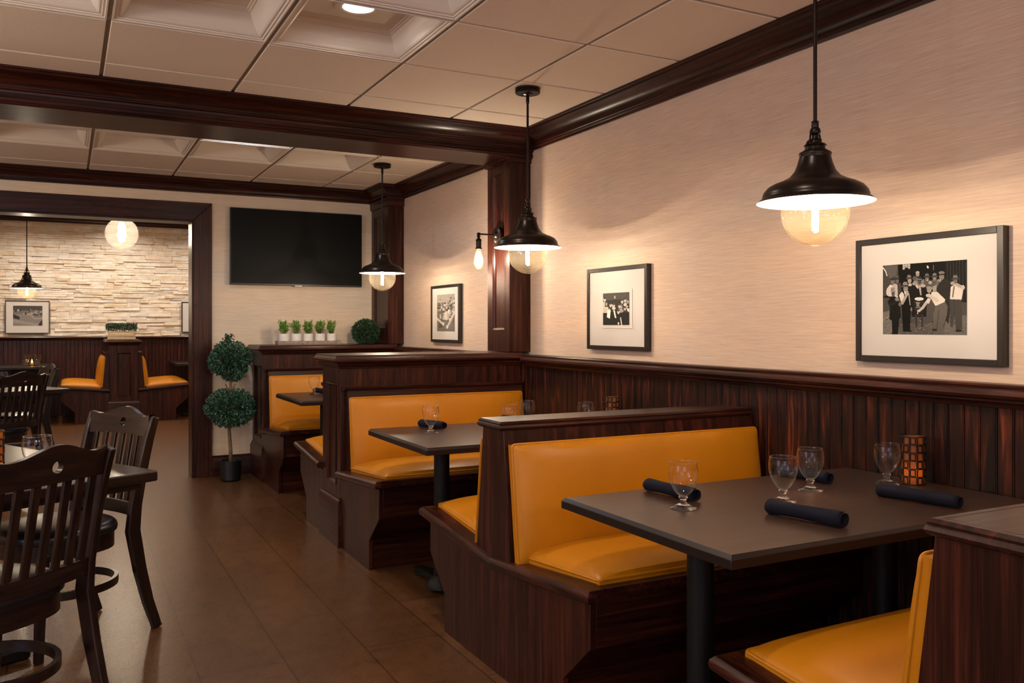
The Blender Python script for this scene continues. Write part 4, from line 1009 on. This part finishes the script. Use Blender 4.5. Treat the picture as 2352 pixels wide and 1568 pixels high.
for a in (0.3, 2.2, 4.0, 5.2):
    for zz, s in ((.68, 1), (.80, 1), (.44, 1)): m.tube([(-.005, 0, zz), (-.005 + .05 * cos(a), .05 * sin(a), zz + .10)], [.005, .003], 6)
m.build('trunk', 'bark', t, smooth=True)
bush('lower_foliage', t, (-.002, 0, .588), .170, .132, 3000, .027, .0075, 'leaf_teal', 1, .35, 12)
bush('upper_foliage', t, (-.004, 0, .962), .150, .138, 3000, .027, .0075, 'leaf_teal', 2, .35, 12)
m = MB(); r = random.Random(8)
for _ in range(160): leaf_mesh(m, (-.02 + r.gauss(0, .016), r.gauss(0, .015), 1.10 + r.uniform(0, .07)), rdir(r) + Vector((0, 0, .8)), rdir(r), .024, .006)
m.build('top_sprig', 'leaf_teal', t, fixn=False)
t = thing('boxwood_ball', 'round clipped boxwood ball on the partition cap below the television', 'plant', (2.327, 7.25, 1.090))
bush('foliage', t, (0, 0, .104), .112, .106, 3200, .020, .0042, 'leaf_dark', 3, .22)
tray = thing('wooden_tray', 'grey wooden tray holding five white pots on the back partition', 'tray', (1.825, 7.25, 1.090))
m = MB(); m.box(-.268, .268, -.055, .055, 0, .008); m.box(-.268, .268, -.055, -.047, .008, .032); m.box(-.268, .268, .047, .055, .008, .032); m.box(-.268, -.260, -.047, .047, .008, .034); m.box(.260, .268, -.047, .047, .008, .034); m.build('board', 'graywood', tray, bevel=.002)
order = ('first', 'second', 'middle', 'fourth', 'last')
PG = 'small bushy plants in white marbled pots'
p0 = None
for k in range(5):
    x = 1.617 + k * .1015; lb = '%s from left of the five small green plants in white pots on the tray' % order[k]
    if p0 is None:
        p0 = t = thing('potted_plant', lb, 'plant', (x, 7.25, 1.099), 0, PG)
        m = MB(); m.lathe([(.036, 0), (.041, .004), (.043, .03), (.042, .083), (.039, .083), (.038, .07)], 32, cap0=True); m.build('pot', 'marble', t, smooth='auto')
        m = MB(); m.lathe([(.039, .072), (.0005, .074)], 20); m.build('soil', 'soil', t)
        m = MB(); r = random.Random(5); ms = MB()
        for _ in range(34):
            a = r.uniform(0, 2 * pi); q = r.uniform(0, .045); h = r.uniform(.135, .19); b = Vector((.022 * cos(a) * q / .05, .022 * sin(a) * q / .05, .07)); e = Vector((q * cos(a), q * sin(a), h))
            ms.tube([b, b.lerp(e, .5) + Vector((0, 0, .006)), e], .0011, 4)
            for j in range(13):
                f = .40 + .60 * j / 12; leaf_mesh(m, b.lerp(e, f), rdir(r) + Vector((0, 0, .35)), rdir(r), .019, .0052)
        m.build('foliage', 'leaf_light', t, fixn=False); ms.build('stems', 'bark', t, smooth=True)
    else: dup(p0, (x, 7.25, 1.099), k * 1.3, lb, PG)
t = thing('planter_box', 'long slatted pale wooden planter with clipped greenery on the far post', 'plant', (.65, FX0 + .17, 1.066))
m = MB()
for zz in (0.004, .042, .080):
    m.box(-.165, .165, -.075, -.062, zz, zz + .030); m.box(-.165, .165, .062, .075, zz, zz + .030); m.box(-.165, -.155, -.062, .062, zz, zz + .030); m.box(.155, .165, -.062, .062, zz, zz + .030)
m.box(-.155, .155, -.062, .062, .0, .02)
for x in (-.158, .150): m.box(x, x + .01, -.062, -.05, 0, .11)
m.build('box', 'palewood', t, bevel=.001)
m = MB(); r = random.Random(12)
for _ in range(2600):
    p = Vector((r.uniform(-.19, .19), r.uniform(-.085, .085), .105 + r.random() ** .7 * .105)); p.x *= 1 - .12 * abs(p.z - .16) / .1
    leaf_mesh(m, p, rdir(r) + Vector((0, 0, .5)), rdir(r), .020, .0045)
m.build('foliage', 'leaf_dark', t, fixn=False)

# ------------------------------------------------------------------ chairs
def chair_y(z): return -.205 - .17 * (z - .45)
def make_chair(label, loc, rz):
    t = thing('dining_chair', label, 'chair', loc, rz, 'dark slat-back dining chairs')
    cw = 'chairwood_z'
    bow = lambda x: -.026 * (1 - (x / .20) ** 2)
    for s in (-1, 1):
        m = MB()
        m.bar([(s * .200, -.315, 0), (s * .198, -.272, .12), (s * .196, -.236, .26), (s * .194, chair_y(.42) - .006, .42), (s * .194, chair_y(.52), .52), (s * .196, chair_y(.66) - .004, .66), (s * .199, chair_y(.78) - .012, .78), (s * .202, chair_y(.868) - .026, .872)],
              [.028, .028, .028, .028, .026, .025, .025, .025], [.036, .042, .050, .056, .050, .044, .040, .034], (1, 0, 0))
        m.build('rear_leg', cw, t, bevel=.004)
        m = MB(); m.bar([(s * .165, .165, 0), (s * .168, .160, .20), (s * .172, .152, .40)], [.028, .032, .038], [.028, .032, .038], (1, 0, 0)); m.build('front_leg', cw, t, bevel=.004)
    # crest rail with a round hole
    m = MB(); hw = .196; r = .0185; cz = .842
    ztop = lambda x: .872 + .034 * (0.5 + 0.5 * cos(pi * min(1, abs(x) / .148))) + .009 * max(0, (abs(x) - .148) / .048) ** 1.4
    zbot = lambda x: .790 + .004 * (1 - (x / hw) ** 2)
    xs = sorted(set([-hw + 2 * hw * k / 44 for k in range(45)] + [r * cos(pi * k / 14) for k in range(15)]))
    T = .020
    yc = lambda x, z: chair_y(z) - .012 + bow(x) + (.012 if z < .79 else 0) * 0
    for i in range(len(xs) - 1):
        a, b = xs[i], xs[i + 1]; inside = abs((a + b) / 2) < r
        spans = [(zbot, ztop)]
        if inside:
            hh = lambda x: math.sqrt(max(0, r * r - x * x))
            spans = [(zbot, lambda x: cz - hh(x)), (lambda x: cz + hh(x), ztop)]
        for lo, hi in spans:
            la, lb, ha, hb = lo(a), lo(b), hi(a), hi(b); nz = 3
            for k in range(nz):
                z0a, z1a, z0b, z1b = (la + (ha - la) * k / nz, la + (ha - la) * (k + 1) / nz, lb + (hb - lb) * k / nz, lb + (hb - lb) * (k + 1) / nz)
                vs = []
                for y_ in (-T / 2, T / 2): vs += [(a, yc(a, z0a) + y_, z0a), (b, yc(b, z0b) + y_, z0b), (b, yc(b, z1b) + y_, z1b), (a, yc(a, z1a) + y_, z1a)]
                fs = [(0, 1, 2, 3), (7, 6, 5, 4)]
                if k == 0: fs.append((4, 5, 1, 0))
                if k == nz - 1: fs.append((3, 2, 6, 7))
                m.add(vs, fs)
    o = m.build('crest_rail', 'chairwood_x', t, fixn=False)
    bm = bmesh.new(); bm.from_mesh(o.data); bmesh.ops.remove_doubles(bm, verts=bm.verts, dist=.00005); bmesh.ops.recalc_face_normals(bm, faces=bm.faces); bm.to_mesh(o.data); bm.free()
    o.data.polygons.foreach_set('use_smooth', [True] * len(o.data.polygons)); o.data.set_sharp_from_angle(angle=radians(40))
    # lower back rail, bowed
    m = MB(); pts = [(-.185 + .37 * k / 14, chair_y(.50) + bow(-.185 + .37 * k / 14) - .003, .502) for k in range(15)]
    m.bar(pts, .056, .020, (0, 0, 1)); m.build('lower_back_rail', 'chairwood_x', t, bevel=.003)
    for k in range(7):
        x = (k - 3) * .0515; m = MB()
        m.bar([(x, chair_y(.52) + bow(x) - .003, .522), (x, chair_y(.64) + bow(x) - .006, .64), (x, chair_y(.79) + bow(x) - .010, .798)], .026, .012, (1, 0, 0)); m.build('back_slat', cw, t, bevel=.002)
    # seat
    def dshape(R, Yf, Yb, n=40):
        out = []
        for k in range(n):
            a = 2 * pi * k / n; c, s_ = cos(a), sin(a); e = 2 / 2.6
            out.append((R * abs(c) ** e * (1 if c > 0 else -1), (Yf if s_ > 0 else Yb) * abs(s_) ** e * (1 if s_ > 0 else -1)))
        return out
    m = MB(); vs = []; fs = []; P = dshape(.212, .215, .205); n = len(P)
    lv = [(.97, .430), (1.0, .434), (1.01, .448), (.995, .462), (.95, .472), (.85, .479), (.6, .485), (.3, .488), (.02, .489)]
    for k, zz in lv: vs += [(x * k, y * k, zz) for x, y in P]
    for i in range(len(lv) - 1):
        for k in range(n): fs.append((i * n + k, i * n + (k + 1) % n, (i + 1) * n + (k + 1) % n, (i + 1) * n + k))
    fs += [tuple(range(n - 1, -1, -1)), tuple(range((len(lv) - 1) * n, len(lv) * n))]
    m.add(vs, fs); m.build('seat_cushion', 'vinyl_black', t, smooth='auto')
    m = MB(); m.prism(dshape(.200, .203, .196), 'z', .368, .430); m.build('seat_frame', 'chairwood_x', t, smooth='auto')
    # hoop stretcher
    m = MB(); n = 48; vs = []; fs = []
    for k in range(n):
        a = 2 * pi * k / n; x, y = .188 * cos(a), -.035 + .205 * sin(a); xi, yi = .172 * cos(a), -.035 + .189 * sin(a)
        vs += [(x, y, .205), (x, y, .237), (xi, yi, .237), (xi, yi, .205)]
    for k in range(n):
        j = (k + 1) % n
        for q in range(4): fs.append((4 * k + q, 4 * j + q, 4 * j + (q + 1) % 4, 4 * k + (q + 1) % 4))
    m.add(vs, fs); m.build('hoop_stretcher', 'chairwood_x', t, smooth='auto')
    return t
def chair_pose(hx, hy, deg, k=.318):
    a = radians(deg); return (hx + k * cos(a), hy + k * sin(a), 0), a - pi / 2
l, rz = chair_pose(-.021, 2.80, 131)
ch = make_chair('slat-back chair nearest the camera, seen from behind at the left edge', l, rz)
l, rz = chair_pose(.232, 4.015, 212); dup(ch, l, rz, 'slat-back chair facing left, standing in the open behind the near square table')
l, rz = chair_pose(-.273, 7.43, 131); dup(ch, l, rz, 'slat-back chair seen from behind in the doorway at the left edge')
l, rz = chair_pose(-.11, 8.76, 198); dup(ch, l, rz, 'slat-back chair farthest back, partly hidden behind the doorway chair')

def square_table(label, cx, cy, ang, w, d, group='dark wooden dining tables with pedestal bases'):
    # (cx, cy) is the corner nearest the aisle; the top runs back along the two edges
    a = radians(ang); e1 = (-cos(a), -sin(a)); e2 = (-sin(a), cos(a))
    ox = cx + e1[0] * w / 2 + e2[0] * d / 2; oy = cy + e1[1] * w / 2 + e2[1] * d / 2
    t = thing('dining_table', label, 'table', (ox, oy, 0), a, group)
    m = MB(); m.box(-w / 2, w / 2, -d / 2, d / 2, .697, .735); m.build('table_top', 'chairwood_x', t, bevel=.006)
    m = MB(); m.box(-w / 2 + .04, w / 2 - .04, -d / 2 + .04, d / 2 - .04, .67, .698); m.build('apron', 'chairwood_x', t)
    m = MB(); m.lathe([(.04, .05), (.04, .67)], 20, cap0=True, cap1=True); m.build('pedestal', 'darkpaint', t, smooth='auto')
    m = MB(); m.box(-.28, .28, -.035, .035, .0, .05); m.box(-.035, .035, -.28, .28, .0, .05); m.build('base', 'darkpaint', t, bevel=.012)
    return t
square_table('dark wooden dining table behind the nearest chair at the left edge', .292, 3.295, 27, .92, 1.15)
square_table('dark wooden dining table in the far room between two slat-back chairs', .03, 7.93, 27, .92, 1.15)
cg('large rounded glass on the dining table behind the nearest chair', -.085, 3.275, .735, 1.12)
cg('small glass on the far dining table at the left edge', -.47, 8.35, .735, .95)
napkin('blue-lit napkin roll beside the glass on the near dining table', -.30, 3.16, -.105, 3.215, seed=8, r=.025)
dup(c0, (-.224, 3.415, .735), 0, 'amber lattice candle holder cut off by the left edge, on the near dining table')
# votives on the far booth table
def votive(label, x, y, lit):
    t = thing('votive_glass', label, 'votive glass', (x, y, .735), 0, 'clear glass votives on the far booth table')
    m = MB(); m.lathe([(.0005, .002), (.034, .002), (.038, .03), (.034, .06), (.044, .085), (.052, .118), (.056, .150), (.053, .150), (.048, .118), (.040, .088), (.030, .06), (.033, .03), (.03, .008), (.0005, .008)], 14); m.build('glass', 'solid_glass', t)
    if lit:
        m = MB(); m.lathe([(.02, .01), (.02, .035)], 12, cap0=True, cap1=True); c = m.build('candle', 'candle_wax', t, smooth='auto')
        m = MB(); m.lathe([(.001, .035), (.009, .05), (.006, .07), (.0005, .085)], 10); m.build('flame', 'led_flame', c, smooth=True)
votive('left clear fluted votive glass on the far booth table', -.445, 12.36, False)
votive('right clear fluted votive glass on the far booth table', -.32, 12.42, False)
votive('lit amber votive between the two clear votives on the far booth table', -.385, 12.56, True)
